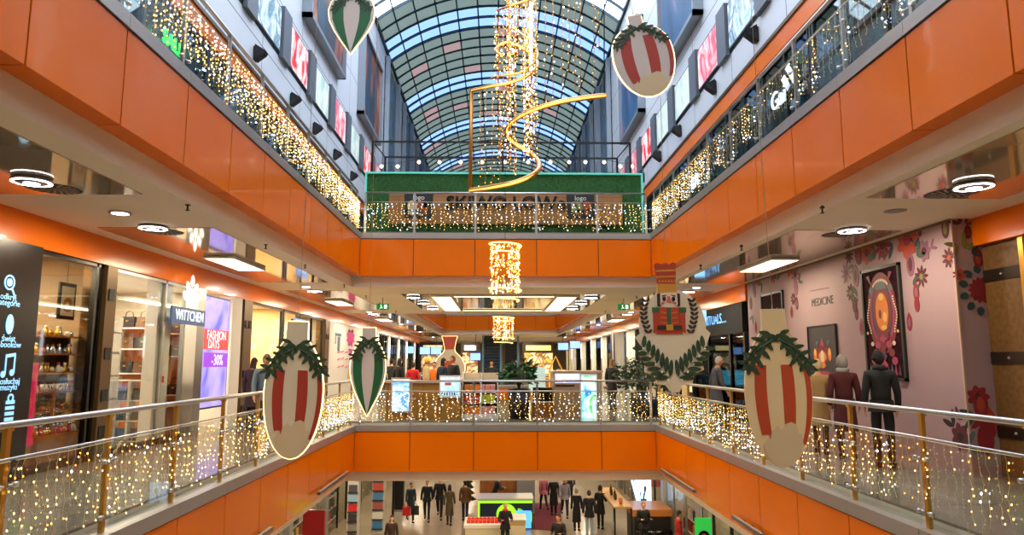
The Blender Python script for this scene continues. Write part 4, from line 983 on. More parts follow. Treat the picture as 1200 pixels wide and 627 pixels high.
t = thing('shop_sign', 'small blue and white lit shop sign hung above the oval bauble', 'sign', (XS + .3, 22.9, 2.55)); MB().box((-.06, -.6, -.55), (0, .6, .45)).build('box', mat('signbox', '#3f5f9c', emit='#6f9ae0', es=.9), t)
m = MB()
for q in range(3): disc(m, Vector((.004, -.3 + .3 * q, .1)), .08, .16, 14)
bar(m, Vector((.004, 0, 0)), -.4, -.25, .4, -.25, .05); m.build('emblem', SIGNW, t, fix=True); MB().box((-.3, -.04, .4), (-.05, .04, .46)).build('bracket', DARK, t)
# white hoarding with pink splash
t = thing('white_hoarding', 'white printed hoarding with a pink splash emblem and pink strokes', 'hoarding', (XS, 28.0, 0)); MB().box((-.08, 0, 0), (.02, 11.1, 3.24)).build('panel', mat('hoarding_white', '#e3e1de', .5), t)
MAG = mat('magenta', '#e01f9a', .5); m = MB(); c = at(411, 396, X=XS + .03) - t.location
m.prism([(.95 * r * math.cos(a), .42 * r * math.sin(a)) for k in range(16) for a, r in ((k * PI / 8, 1 if k % 2 else .72),)], c, (0, 1, 0), (0, 0, 1), (.004, 0, 0)); m.prism([(-.7, .2), (-.45, .42), (-.1, .3)], c, (0, 1, 0), (0, 0, 1), (.004, 0, 0)); m.prism([(.1, .3), (.4, .43), (.65, .2)], c, (0, 1, 0), (0, 0, 1), (.004, 0, 0)); m.prism([(-.4, -.5), (.4, -.5), (.55, -.72), (-.2, -.75)], c, (0, 1, 0), (0, 0, 1), (.004, 0, 0))
m.build('splash_emblem', MAG, t, fix=True)
m = MB()
for py in (413, 421, 430):
    for k in range(4): c = at(397 + k * 4.5, py - (k % 2), X=XS + .03) - t.location; bar(m, c, -.25, -.02, .25, .03, .03)
m.build('pink_strokes', mat('pink_soft', '#e0709c', .5), t, fix=True)
m = MB(); c = at(412, 436, X=XS + .03) - t.location; m.prism([(-.9, -.25), (.5, -.3), (1.1, .1), (.2, .35), (-.6, .2)], c, (0, 1, 0), (0, 0, 1), (.004, 0, 0)); m.build('yellow_patch', mat('patch_yellow', '#e6b832', .5), t, fix=True)
m = MB(); c = at(396, 395, X=XS + .03) - t.location; bar(m, c, -.5, .1, .6, .1, .06); bar(m, c, -.4, .1, -.4, -.3, .05); c = at(397, 403, X=XS + .03) - t.location; m.prism([(-.2, -.3), (.2, -.3), (.25, .3), (-.25, .3)], c, (0, 1, 0), (0, 0, 1), (.004, 0, 0)); m.build('dark_print', mat('print_slate', '#5c6b78', .5), t, fix=True)
# plain shops farther along both sides
far_wall = [mat('far_shop_cream', '#d9c9a8', .7), mat('far_shop_grey', '#a9a6a2', .7), mat('far_shop_brown', '#8a6742', .7)]
for s, ys in ((-1, (39.4, 43.6, 47.8, 52.0, 57.0, 63.0, 70.0)), (1, (31.5, 36.0, 40.5, 45.0, 50.0, 56.0, 63.0, 70.0))):
    for k, (a, b) in enumerate(zip(ys, ys[1:])):
        room(a, b, s, s * XW, 2.6, far_wall[k % 3], power=190, col='#fff0d6')
        frontframe('storefront', 'far glazed storefront, %s beyond the %s' % (ORD[k], 'white hoarding' if s < 0 else 'dark cosmetics shop'), a + .3, b - .02, s * XW, s, (.03, (b - a) * .5, b - a - .35), mats=DARK)
        q = thing('white_pillar', 'slim pale lit pillar between far shop fronts, %s from the bridge on the %s' % (ORD[k], SIDE[s]), 'pillar', (s * XW, a, 0)); MB().box((-.04, -.25, 0), (.3, .25, 3.25) if s > 0 else (.04, .25, 3.25)).build('shaft', WHITE, q); MB().box((s * -.05, -.1, 1.9), (s * -.04, .1, 3.1)).build('light_panel', mat('pillar_light', '#ffffff', emit='#f4f0ff', es=2.6, samp=False), q)
# ================================================================== mural side, first floor
struct(MB().box((-XW - .2, -8, 0), (-XW, 8.1, 3.71)).build('wall_left_near', mat('near_wall', '#a8977c', .6)))
struct(MB().box((7.1, -8, 0), (7.3, 8.2, 3.71)).build('wall_right_near', mat('near_wall', '#a8977c', .6)))
MUR = mat('mural_pink', '#ab9197', .6, noise='#a48a91', scale=.5)
mur = thing('mural_wall', 'tall pale pink printed hoarding with painted flowers, corner return and lettering', 'hoarding', (XW, 10.03, 0))
MB().box((0, 0, 0), (.45, 8.55, 3.71)).build('panel', MUR, mur); MB().box((-.012, -.012, 0), (.012, .012, 3.71)).build('corner_trim', mat('corner_beige', '#c9ab9c', .6), mur)
MB().box((.44, -.03, 0), (.5, .02, 3.71)).build('dark_edge', BLACK, mur)
MB().box((-.02, 0, 3.67), (.0, 8.55, 3.71)).build('top_edge', BRONZE, mur)
FL = [mat('fl_red', '#8c2430', .6), mat('fl_maroon', '#5c2230', .6), mat('fl_green', '#3f5c46', .6), mat('fl_teal', '#2a4650', .6), mat('fl_mauve', '#8a5a70', .6), mat('fl_orange', '#b2452e', .6), mat('fl_olive', '#77803f', .6), mat('fl_dark', '#2c2024', .6)]
fl = MB(); LAY = [0]
def onm(px, py):
    """mural surface point for a place in the photo: main face, or the return beyond the corner"""
    p = at(px, py, X=XW)
    if p.y < 10.03:
        q = at(px, py, Y=10.03); return q - Vector(mur.location), (1, 0, 0), (0, -1, 0)
    return p - Vector(mur.location), (0, -1, 0), (-1, 0, 0)
def pr(px, py, pts, mi):
    c, ux, nn = onm(px, py); LAY[0] = (LAY[0] + 1) % 9; n = Vector(nn)
    fl.prism(pts, c + n * .002, ux, (0, 0, 1), n * (.002 + .0008 * LAY[0]), mi)
def petals(px, py, r, n, mi, core, w=.3, cr=.3):
    for k in range(n):
        a = 2 * PI * k / n; lp = leaf_poly((r * .25 * math.cos(a), r * .25 * math.sin(a)), a, r * .8, r * w); pr(px, py, lp, mi)
    pr(px, py, [(r * cr * math.cos(k * PI / 6), r * cr * math.sin(k * PI / 6)) for k in range(12)], core)
def bud(px, py, r, mi, mj):
    pr(px, py, [(r * .55 * math.sin(k * PI / 7) * (1 if k < 8 else 1), r * math.cos(k * PI / 7) * (1.2 if k in (0,) else 1)) for k in range(14)], mi)
    pr(px, py, [(r * .3 * math.sin(k * PI / 5), r * .6 * math.cos(k * PI / 5)) for k in range(10)], mj)
def leafpair(px, py, r, ang, mi=2):
    for w in (-.6, .6): pr(px, py, leaf_poly((0, 0), ang + w, r, r * .3), mi)
def garland(pts):
    for px, py, kind, r, *m in pts:
        if kind == 'f': petals(px, py, r, 9, m[0], m[1])
        elif kind == 'r': petals(px, py, r, 7, m[0], m[1], .55, .35)
        elif kind == 'b': bud(px, py, r, m[0], m[1])
        elif kind == 'l': leafpair(px, py, r, m[0], m[1] if len(m) > 1 else 2)
# garland around the tall picture
garland([(1063, 281, 'r', .30, 5, 0), (1050, 276, 'l', .3, 2.2), (1046, 286, 'l', .28, 3.6, 3), (1034, 288, 'f', .26, 0, 1), (1026, 296, 'l', .3, 2.8, 2), (1016, 296, 'r', .22, 5, 1), (1006, 297, 'b', .22, 1, 0), (995, 299, 'f', .16, 1, 7), (1000, 310, 'l', .24, 4.0), (992, 320, 'f', .2, 4, 1), (1003, 324, 'b', .2, 4, 1),
         (997, 343, 'f', .16, 1, 6), (1001, 337, 'l', .2, 4.6), (1002, 358, 'b', .14, 1, 4), (1004, 368, 'b', .12, 1, 0), (1000, 348, 'l', .2, 5.2, 2), (1010, 384, 'b', .15, 4, 0), (1075, 300, 'l', .25, .6), (1083, 294, 'r', .17, 4, 1), (1091, 290, 'l', .16, .4, 4), (1067, 310, 'b', .2, 4, 1), (1080, 324, 'f', .17, 1, 6), (1070, 333, 'l', .18, .2), (1074, 343, 'b', .14, 0, 4), (1075, 357, 'b', .12, 0, 1), (1066, 378, 'b', .14, 0, 4), (1072, 290, 'l', .2, 1.4, 3), (1078, 270, 'b', .1, 1, 0), (1022, 305, 'l', .2, 1.2), (1040, 300, 'l', .22, 2.4)])
# garland by the far picture
garland([(925, 312, 'r', .24, 5, 0), (915, 318, 'l', .3, 3.2), (932, 322, 'f', .2, 4, 1), (906, 320, 'f', .26, 0, 1), (897, 318, 'l', .28, 2.6, 3), (888, 326, 'r', .2, 5, 1), (884, 340, 'b', .2, 4, 1), (933, 337, 'b', .18, 4, 1), (930, 350, 'f', .14, 1, 6), (934, 356, 'b', .14, 1, 4), (928, 366, 'b', .13, 0, 1), (936, 330, 'l', .22, .4), (880, 356, 'b', .16, 1, 0), (882, 370, 'l', .24, 4.2), (886, 384, 'b', .15, 0, 1), (893, 332, 'l', .25, 3.8)])
# single flowers at the corner
garland([(1108, 268, 'b', .15, 1, 6), (1126, 262, 'l', .2, 2.4, 1), (1131, 262, 'l', .12, .6, 0), (1134, 272, 'b', .1, 1, 0), (1129, 291, 'l', .26, .9, 6), (1123, 288, 'l', .22, 3.6, 6), (1112, 302, 'f', .15, 1, 5), (1146, 303, 'b', .14, 0, 5), (1124, 322, 'f', .1, 5, 0), (1138, 296, 'l', .15, .2, 3)])
for k in range(11): a = 2 * PI * k / 11; pr(1150, 340, leaf_poly((.2 * math.cos(a), .24 * math.sin(a)), a, .14, .1), 3)
for k in range(14): a = 2 * PI * k / 14; pr(1150, 340, leaf_poly((0, 0), a, .2, .08), 0)
garland([(1149, 474, 'b', .2, 0, 5), (1146, 465, 'r', .16, 0, 1), (1156, 487, 'l', .3, 4.4, 0), (1142, 487, 'l', .24, 3.4, 2), (1160, 497, 'b', .2, 5, 0), (1118, 500, 'l', .26, 2.2, 7), (1124, 492, 'l', .2, 1.2, 1), (1126, 512, 'r', .2, 1, 7), (1134, 520, 'l', .26, .2, 3), (1155, 515, 'b', .22, 0, 5)])
fl.build('flower_print', FL, mur, fix=True)
c = at(963.5, 353.5, X=XW) - Vector(mur.location)
text('lettering', 'MEDICINE', .235, BLACK, mur, (-.004, c.y, c.z), (PI / 2, 0, -PI / 2), .003, sx=.92)
m = MB()
for k in range(14): q = at(950 + k * 1.6, 341 - k * .28, X=XW) - Vector(mur.location); m.box((-.004, q.y - .018, q.z - .012), (0, q.y + .018, q.z + .012))
m.build('small_caption_strokes', mat('caption_grey', '#6d5a62', .6), mur)
def poster(label, px, corners, bgcol, fn, frame=mat('poster_frame', '#16211c', .4), fw=.05):
    a, b = at(*corners[0], X=XW), at(*corners[1], X=XW)
    t = thing('framed_poster', label, 'picture', (XW - .004, (a.y + b.y) / 2, min(a.z, b.z))); h = abs(a.y - b.y) / 2; H = abs(a.z - b.z)
    f = MB()
    for q in ((-h, -h + fw), (h - fw, h)): f.box((-.05, q[0], 0), (0, q[1], H))
    f.box((-.05, -h, 0), (0, h, fw)); f.box((-.05, -h, H - fw), (0, h, H)); f.build('frame', frame, t)
    MB().box((-.03, -h + fw, fw), (0, h - fw, H - fw)).build('picture', bgcol, t)
    fn(t, h - fw, H); return t
PC = [mat('art_red', '#7a1c2a', .5), mat('art_orange', '#e0802a', .5), mat('art_yellow', '#ecc060', .5), mat('art_cream', '#d9cbb0', .5), mat('art_pink', '#a8305a', .5), mat('art_teal', '#4a6a6c', .5), mat('art_dark', '#1a141c', .5), mat('art_violet', '#4a2a4c', .5)]
def art_big(t, h, H):
    m = MB(); L = [0]
    def P(pts, mi, cz, cy=0.): L[0] += 1; m.prism(pts, (-.031 - .00025 * L[0], cy, cz), (0, -1, 0), (0, 0, 1), (-.001, 0, 0), mi)
    ell = lambda a, b, n=24: [(a * math.cos(2 * PI * k / n), b * math.sin(2 * PI * k / n)) for k in range(n)]
    c = H * .60
    P(ell(h * .82, H * .36, 28), 0, c - .02); P(ell(h * .7, H * .30), 4, c); P(ell(h * .6, H * .27), 7, c); P(ell(h * .5, H * .23), 0, c)
    P(ell(h * .36, H * .17), 1, c); P(ell(h * .14, H * .03), 2, c + H * .13); P(ell(h * .1, H * .045), 2, c - H * .05, -.08); P(ell(h * .16, H * .02), 2, c - H * .14, -.04); P(ell(h * .08, H * .04), 0, c - H * .02, .06)
    P([(h * .3 * math.cos(a), H * .07 * math.sin(a)) for a in [k * PI / 10 for k in range(11)]], 5, c + H * .2); P(ell(h * .11, H * .03), 5, c + H * .2, -h * .55); P(ell(h * .11, H * .03), 5, c + H * .2, h * .55)
    for k in range(10): a = PI * (.18 + .64 * k / 9); P(ell(h * .045, H * .014, 8), 3, c + H * .19 + H * .09 * math.sin(a), h * .48 * math.cos(a))
    for k in range(14):
        f = k / 13
        for s in (-1, 1): P(ell(h * .045, H * .01, 6), 3, c + H * (.12 - .3 * f), s * h * (.74 - .08 * math.cos(f * 6)))
    for k in range(4):
        for s in (-1, 1): P(ell(h * .16, H * .035), 4 if k % 2 else 0, c - H * (.22 + .07 * k), s * h * (.18 + .13 * k))
    for k, mi in enumerate((4, 0, 7, 4)): P([(-h * .2, 0), (0, H * .05), (h * .2, 0), (0, -H * .05)], mi, H * (.36 - .075 * k))
    for k in range(9): P([(-h * .08, 0), (0, H * .1), (h * .08, 0)], (7, 4, 5)[k % 3], H * .05, -h * .8 + h * .2 * k)
    for s in (-1, 1):
        P([(0, 0), (h * .3, H * .09), (h * .12, H * .1)] if s < 0 else [(0, 0), (-h * .3, H * .09), (-h * .12, H * .1)], 0, H * .84, s * h * .45); P(ell(h * .09, H * .02), 3, H * .32, s * h * .6)
        P(ell(h * .06, H * .014), 2, H * .42, s * h * .85)
    m.build('print', PC, t, fix=True)
def art_small(t, h, H):
    m = MB(); L = [0]
    def P(pts, mi, cz, cy=0.): L[0] += 1; m.prism(pts, (-.031 - .0003 * L[0], cy, cz), (0, -1, 0), (0, 0, 1), (-.001, 0, 0), mi)
    ell = lambda a, b, n=18: [(a * math.cos(2 * PI * k / n), b * math.sin(2 * PI * k / n)) for k in range(n)]
    P([(-h * .2, -.1 * H), (0, .12 * H), (h * .2, -.1 * H)], 4, H * .66); P(ell(h * .42, H * .18), 0, H * .45); P(ell(h * .3, H * .1), 1, H * .42)
    for s in (-1, 1): P(ell(h * .12, H * .12), 1, H * .46, s * h * .52); P(ell(h * .07, H * .06), 2, H * .5, s * h * .52); P([(0, 0), (.1, H * .12), (-.02, H * .1)], 5, H * .6, s * h * .4)
    P(ell(h * .14, H * .12), 3, H * .42); P(ell(h * .22, H * .06), 1, H * .27); P(ell(h * .5, H * .04), 4, H * .12)
    for k in range(5): P([(-.04, 0), (0, H * .09), (.04, 0)], 0, H * .56, (k - 2) * h * .18)
    m.build('print', PC, t, fix=True)
poster('tall dark-red ornate picture with an orange oval in a green-black frame on the mural', 0, ((1011, 318), (1066, 447)), mat('art_bg', '#200c16', .8, noise='#3a1220', scale=9, spec=.1), art_big)
poster('smaller dark grey picture of an orange figure under the word on the mural', 0, ((948, 383), (985, 446)), mat('art_bg2', '#2e2630', .45), art_small, mat('poster_frame2', '#241f28', .5), .02)
poster('far dark picture near the ceiling at the end of the mural', 0, ((893, 346), (922, 408)), mat('art_bg', '#3a1420', .45), art_small)
# brown panels with dark bands and brass edge before the mural
t = thing('brown_panel_wall', 'brown stone panels with dark bands and bolts in front of the mural corner', 'wall panel', (7.12, 9.25, 0))
MB().box((0, 0, 0), (.2, .77, 3.3)).build('panel', mat('brown_stone', '#77562c', .5, noise='#64461f', scale=14), t)
bd = MB(); bo = MB()
for z in (.55, 1.58, 2.76): bd.box((-.015, 0, z), (0, .77, z + .17)); bo.lathe([(.0, 0), (.02, 0)], (-.017, .4, z + .085), 8); bo.ball((-.02, .4, z + .085), .022, 8)
bd.build('dark_band', mat('band_dark', '#241a14', .3), t); bo.build('bolt', STEEL, t)
MB().box((-.05, -.09, 0), (.02, 0, 3.3)).build('brass_edge', BRASS, t)
t = thing('beige_panel_wall', 'plain beige glossy panel at the frame edge past the brass edge', 'wall panel', (7.12, 8.2, 0)); MB().box((0, 0, 0), (.2, .96, 3.3)).build('panel', mat('beige_gloss', '#b59d74', .3), t); MB().box((-.01, 0, 0), (.01, .05, 3.3)).build('edge', BRASS, t)
# mural end and the dark cosmetics shop
struct(MB().box((XW + .3, 18.55, 0), (XW + 4, 18.62, 3.71)).build('wall_shop_side', SHELLM))
DKT = mat('dark_teal', '#10222a', .3)
room(18.7, 24.0, 1, XW + .1, 2.6, DKT, power=70, col='#bfe6ff')
t = thing('dark_storefront', 'black cosmetics shop front with dark glass next to the mural end', 'shop front', (XW, 18.7, 0))
MB().box((-.02, .3, 2.42), (.16, 5.2, 3.25)).build('sign_board', mat('matt_black', '#0a0a0b', .8), t)
for q in (.3, 1.5, 3.6, 5.15): MB().box((0, q - .06, 0), (.1, q + .06, 2.45)).build('mullion', BLACK, t)
MB().box((.04, .3, 0), (.05, 5.15, 2.42)).build('glazing', glass_mat('dark_shop_glass', '#8fa9ae', .08), t)
c = at(837, 375, X=XW - .06); text('lettering', 'RITUALS…', .42, SIGNB, t, (-.028, c.y - 18.7, c.z), (PI / 2, 0, -PI / 2), .004, sx=1.04)
c = at(853, 362, X=XW - .06); t2 = thing('blade_sign', 'small glowing blue projecting sign above the cosmetics shop letters', 'sign', (XW - .35, 21.2, 3.02)); MB().box((-.3, -.04, -.16), (.0, .04, .16)).build('panel', SIGNB, t2); MB().box((0, -.02, -.02), (.33, .02, .02)).build('arm', DARK, t2)
gp = mat('green_light', '#5adf4a', emit='#35c23a', es=.8)
t = thing('green_plant_picture', 'glowing green leaf picture inside the dark cosmetics shop', 'picture', (XW + 1.4, 19.6, 1.1)); MB().box((0, -.6, 0), (.06, .6, 1.2)).build('frame', BLACK, t)
m = MB()
for k in range(9): m.prism(leaf_poly((0, 0), PI * (.1 + .8 * k / 8), .65, .09), (-.004 - .0005 * k, 0, .15), (0, 1, 0), (0, 0, 1), (-.002, 0, 0))
m.build('leaf_print', gp, t, fix=True)
t = thing('counter', 'pale lit product counter inside the cosmetics shop', 'counter', (XW + .9, 22.6, 0)); MB().box((-.4, -.8, 0), (.4, .8, .85)).build('base', DARK, t); MB().box((-.45, -.85, .85), (.45, .85, .92)).build('worktop', WHITE, t); MB().box((-.35, -.7, .92), (.3, .7, 1.35)).build('glass_case', mat('case_light', '#bfeaff', emit='#7fd8f2', es=.9), t)
# colourful pillars on the mural side far away
for k, y in enumerate((24.3, 27.6)):
    t = thing('lit_pillar', 'dark pillar with pale lit panel on the mural side, %s after the cosmetics shop' % ORD[k], 'pillar', (XW, y, 0)); MB().box((-.05, -.28, 0), (.3, .28, 3.25)).build('shaft', DARK, t); MB().box((-.06, -.18, .6), (-.05, .18, 3.)).build('light_panel', mat('pillar_beige', '#e6d3b0', emit='#e6cda0', es=.5), t)
room(24.1, 31.4, 1, XW, 2.6, mat('far_shop_cream', '#d9c9a8', .7), power=200)
frontframe('storefront', 'glazed shop front with slim dark mullions behind the nutcracker board', 24.6, 31.2, XW, 1, (.05, 1.4, 2.6, 4.0, 5.3, 6.5), mats=DARK)
t = thing('violet_pillar', 'violet and white striped pillar beyond the kiosk on the mural side', 'pillar', (XW - .1, 38.2, 0)); b = MB()
for k in range(4): b.box((-.3, -1.0 + k * .5, 0), (.1, -.55 + k * .5, 3.2), k % 2)
b.build('shaft', [WHITE, mat('violet_stripe', '#3c2c5c', .5)], t)
# ================================================================== bridge kiosks, plants, far end
def leafy(name, label, loc, pot_h, pot_r, r, h, n, potm, leafm, L=.22):
    t = thing(name, label, 'plant', loc)
    MB().lathe([(pot_r * .8, 0), (pot_r * .86, .02), (pot_r, pot_h), (pot_r * .9, pot_h), (pot_r * .86, pot_h - .04), (0, pot_h - .04)], n=18).build('pot', potm, t)
    st = MB(); lf = MB()
    for i in range(14):
        a = RND.uniform(0, 2 * PI); q = RND.uniform(.3, 1); e = (r * .7 * q * math.cos(a), r * .7 * q * math.sin(a), pot_h + h * RND.uniform(.5, .95)); st.tube([(0, 0, pot_h - .05), (e[0] * .4, e[1] * .4, pot_h + (e[2] - pot_h) * .6), e], [.012, .009, .004], 5)
    for i in range(n):
        a, b = RND.uniform(0, 2 * PI), math.acos(RND.uniform(-.75, 1)); q = r * RND.uniform(.45, 1)
        c = Vector((q * math.sin(b) * math.cos(a), q * math.sin(b) * math.sin(a), pot_h + h * .5 + h * .5 * math.cos(b) * (q / r)))
        d = Vector((math.cos(a + RND.uniform(-.8, .8)), math.sin(a + RND.uniform(-.8, .8)), RND.uniform(-.5, .6))).normalized(); s_ = d.orthogonal().normalized(); s_.rotate(__import__('mathutils').Quaternion(d, RND.uniform(0, PI))); l = L * RND.uniform(.7, 1.2); u = d.cross(s_)
        lf.add([c, c + d * l * .4 + s_ * l * .2 + u * .01, c + d * l, c + d * l * .4 - s_ * l * .2 + u * .01], [(0, 1, 2, 3)], RND.randrange(2))
    st.build('stem', mat('stem_brown', '#4a3a26', .7), t); lf.build('foliage', leafm, t); return t
LV = [mat('leaf_mid', '#2f6a34', .5), mat('leaf_deep', '#173d20', .55)]
POTD = mat('pot_black', '#141413', .4)
p = at(605, 430, Y=20.6); p.x += .08
leafy('potted_plant', 'bushy plant in a tall black planter between the sweets stand and the beige kiosk', (p.x, 20.6, 0), .85, .33, .47, .85, 380, POTD, LV)
p = at(755, 440, Y=21.6)
leafy('potted_plant', 'wide dark green plant in a black planter near the nutcracker board', (p.x, 21.6, 0), .55, .5, .95, 1.25, 520, POTD, [LV[1], mat('leaf_dark2', '#23402a', .5)], .2)
p = at(786, 440, Y=23.6)
leafy('potted_plant', 'dark plant in a black planter farther behind on the mural side', (p.x - .5, 26, 0), .5, .4, .6, .9, 260, POTD, [LV[1], mat('leaf_dark2', '#23402a', .5)], .2)
SCRB = ramp_mat('screen_blue', ['#5aa6f0', '#d6ecfa', '#3a86d8', '#b7d7ee'], 1.2, 1.0, stretch=(1, 1, 2.2))
# brown kiosk
x0, x1 = at(452, 452, Y=20.4).x, at(540, 452, Y=20.4).x
t = thing('wooden_kiosk', 'low brown panelled kiosk counter behind the bridge railing with two screens on it', 'kiosk', ((x0 + x1) / 2, 20.4, 0)); w_ = (x1 - x0) / 2
b = MB(); b.box((-w_, 0, 0), (w_, 1.1, .98)); b.build('body', tile_mat('kiosk_wood', '#a8762e', '#9c6c28', '#6a4818', .5, 2., .5, .01, 0, 'XZ'), t); MB().box((-w_ - .03, -.04, .98), (w_ + .03, 1.14, 1.03)).build('worktop', mat('kiosk_top', '#6b4519', .4), t)
def screen(label, px0, px1, py0, py1, Y, m=SCRB, body=DARK, cap_=None):
    a, b = at(px0, py0, Y=Y), at(px1, py1, Y=Y)
    s_ = thing('screen', label, 'screen', ((a.x + b.x) / 2, Y, b.z)); w2, H = (b.x - a.x) / 2, a.z - b.z
    MB().box((-w2, 0, 0), (w2, .06, H)).build('housing', body, s_); q = MB(); q.add([(-w2 + .04, -.003, .05), (w2 - .04, -.003, .05), (w2 - .04, -.003, H - .05), (-w2 + .04, -.003, H - .05)], [(0, 1, 2, 3)]); q.build('picture', m, s_); return s_, w2, H
screen('portrait blue screen on the front of the wooden kiosk', 458.5, 480.5, 442.5, 484, 20.33, body=STEEL)
s_, w2, H = screen('landscape pale blue screen standing at the end of the wooden kiosk', 515, 540, 440, 466, 20.33, ramp_mat('screen_pale', ['#d9ecf8', '#8fc2ea', '#f4f8fb'], 1.4, .9), WHITE)
MB().box((-w2 * .5, -.006, H * .55), (w2 * .1, -.003, H * .68)).build('red_badge', mat('badge_red', '#e2603a', .5), s_); q = MB()
for k in range(7): q.box((-w2 * .8 + k * w2 * .23, -.006, .06), (-w2 * .8 + k * w2 * .23 + w2 * .13, -.003, H * .24))
q.build('dark_strokes', mat('stroke_dark', '#2c4a70', .5), s_)
# sweets stand with white shelves
x0, x1 = at(541, 460, Y=20.6).x, at(584, 460, Y=20.6).x
t = thing('sweets_stand', 'white glass-fronted sweets stand with orange and pink goods', 'stand', ((x0 + x1) / 2, 20.6, 0)); w_ = (x1 - x0) / 2
MB().box((-w_, 0, 0), (w_, .7, .12)).build('plinth', WHITE, t)
for z in (.45, .75, 1.08): MB().box((-w_, .05, z - .02), (w_, .7, z)).build('shelf', WHITE, t)
for x in (-w_, -.0, w_ - .04): MB().box((x, .05, .12), (x + .04, .7, 1.3)).build('upright', WHITE, t)
MB().box((-w_, .68, .12), (w_, .7, 1.3)).build('back_panel', CREAM, t)
gm = [('orange', mat('sweet_orange', '#e0802a', .5)), ('pink', mat('sweet_pink', '#e89a8a', .5)), ('red', mat('sweet_red', '#d84a32', .5)), ('yellow', mat('sweet_yellow', '#c9cf3a', .5))]
for r_, z in enumerate((.12, .45, .75)):
    for i in range(6):
        n_, mm = gm[(r_ * 2 + i // 3) % 4]; x = t.location.x - w_ + .1 + i * (2 * w_ - .16) / 6 + .05
        g = thing('sweets_box', '%s sweets box on the %s shelf of the white stand, %s from the wooden kiosk' % (n_, ORD[r_], ORD[i]), 'box', (x, 20.75, z)); MB().box((-.07, -.07, 0), (.07, .2, .2)).build('carton', mm, g); MB().box((-.072, -.072, .2), (.072, .202, .225)).build('lid', WHITE if i % 2 else mm, g)
# white kiosk with the lit word and vertical screen
Y = 20.9; a, b = at(649, 437, Y=Y), at(706, 500, Y=Y)
t = thing('tobacco_kiosk', 'beige kiosk with a white lit word above, behind the bridge railing', 'kiosk', ((a.x + b.x) / 2, Y, 0)); w_ = (b.x - a.x) / 2
MB().box((-w_, 0, 0), (w_, 1.3, 1.3)).build('body', mat('kiosk_beige', '#a08262', .5), t); MB().box((-w_ - .04, -.04, 1.3), (w_ + .04, 1.34, 1.36)).build('top', mat('kiosk_beige2', '#b59876', .5), t)
MB().box((-w_ + .03, -.03, 1.0), (-w_ + .78, 0, 1.28)).build('sign_panel', mat('sign_panel_white', '#cfd0e6', emit='#c8cbe8', es=.55), t); text('lettering', 'IQOS', .27, SIGNW, t, (-w_ + .41, -.04, 1.13), (PI / 2, 0, 0), .012, sx=1.05)
MB().box((-w_ + .05, -.01, .9), (-.1, 0, .95)).build('groove', DARK, t)
s_, w2, H = screen('portrait turquoise screen on the beige kiosk', 679.5, 700.5, 438, 498, Y - .1, ramp_mat('screen_turq', ['#1c86d8', '#8fe0f0', '#d6f4fa', '#46c04a', '#1f9fe0'], 1.6, .9), mat('screen_white', '#e2e6ea', .4))
m = MB(); m.box((-w2 + .05, -.007, H * .84), (w2 - .05, -.004, H * .93)); m.build('header_band', SIGNW, s_); MB().box((-w2 + .03, -.007, .02), (w2 - .03, -.004, .2)).build('footer_band', mat('footer_white', '#e6eef4', emit='#dfe9f2', es=.6), s_)
# small dark and pale stands between
t = thing('counter', 'low brown counter with pale top beside the beige kiosk', 'counter', (1.35, 21.1, 0)); MB().box((-.32, 0, 0), (.32, .6, .42)).build('base', WOOD, t); MB().box((-.34, -.02, .42), (.34, .62, .46)).build('worktop', WHITE, t); MB().box((-.28, .05, .46), (.28, .5, .86)).build('dark_case', BLACK, t)
t = thing('poster_stand', 'pale green leaflet stand on the bridge next to the beige kiosk', 'stand', (1.25, 22.2, 0)); MB().box((-.22, 0, 0), (.22, .3, .05)).build('foot', STEEL, t); MB().box((-.03, .1, .05), (.03, .16, .75)).build('pole', STEEL, t); MB().box((-.26, .06, .7), (.26, .1, 1.45)).build('board', mat('leaflet', '#c9e2dc', emit='#c3e6de', es=.4), t)
# golden house-shaped stall far behind
Y = 33.; a = at(632, 446, Y=29); t = thing('golden_stall', 'golden house-shaped stall frame with pointed roof in the far middle of the bridge', 'stall', (at(641, 440, Y=29).x, 29., 0))
GOLD = mat('stall_gold', '#d8a03a', .4, emit='#c98a2a', es=.25); m = MB()
for x in (-.36, .36):
    m = MB()
    for q in (-.26, .26): m.tube([(x + q, 0, 0), (x + q, 0, 1.3)], .04, 6)
    m.tube([(x - .26, 0, 1.3), (x, 0, 1.85), (x + .26, 0, 1.3)], .04, 6); m.build('arch_frame', GOLD, t)
MB().box((-.65, .05, 0), (.65, .4, .95)).build('counter', WOOD, t); MB().box((-.68, 0, .95), (.68, .45, 1.0)).build('worktop', GOLD, t)
# far end of the first floor
a = at(565, 400, Y=54).x; b = at(588, 400, Y=54).x
t = thing('louvre_panel', 'dark blue louvred panel with pale blue edges at the far end of the mall', 'panel', ((a + b) / 2, 54.2, 0)); w_ = (b - a) / 2
m = MB()
for k in range(15): m.box((-w_ + .1, -.06, .1 + k * .235), (w_ - .1, 0, .1 + k * .235 + .17))
m.build('louvre', mat('louvre_blue', '#1c3440', .4), t); MB().box((-w_, 0, 0), (w_, .1, 3.65)).build('back', BLACK, t)
for q in (-w_, w_ - .14): MB().box((q, -.12, 0), (q + .14, .02, 3.65)).build('edge', mat('edge_blue', '#6fa3b4', .4), t)
a = at(592, 400, Y=54).x; b = at(606, 400, Y=54).x
t = thing('dark_portal', 'dark figure-like tall portal beside the blue louvred panel', 'portal', ((a + b) / 2, 54.2, 0)); MB().box((-(b - a) / 2, 0, 0), ((b - a) / 2, .2, 3.2)).build('panel', BLACK, t); MB().box(((b - a) / 2, -.06, 0), ((b - a) / 2 + .16, .1, 3.65)).build('edge', MATS['edge_blue'], t)
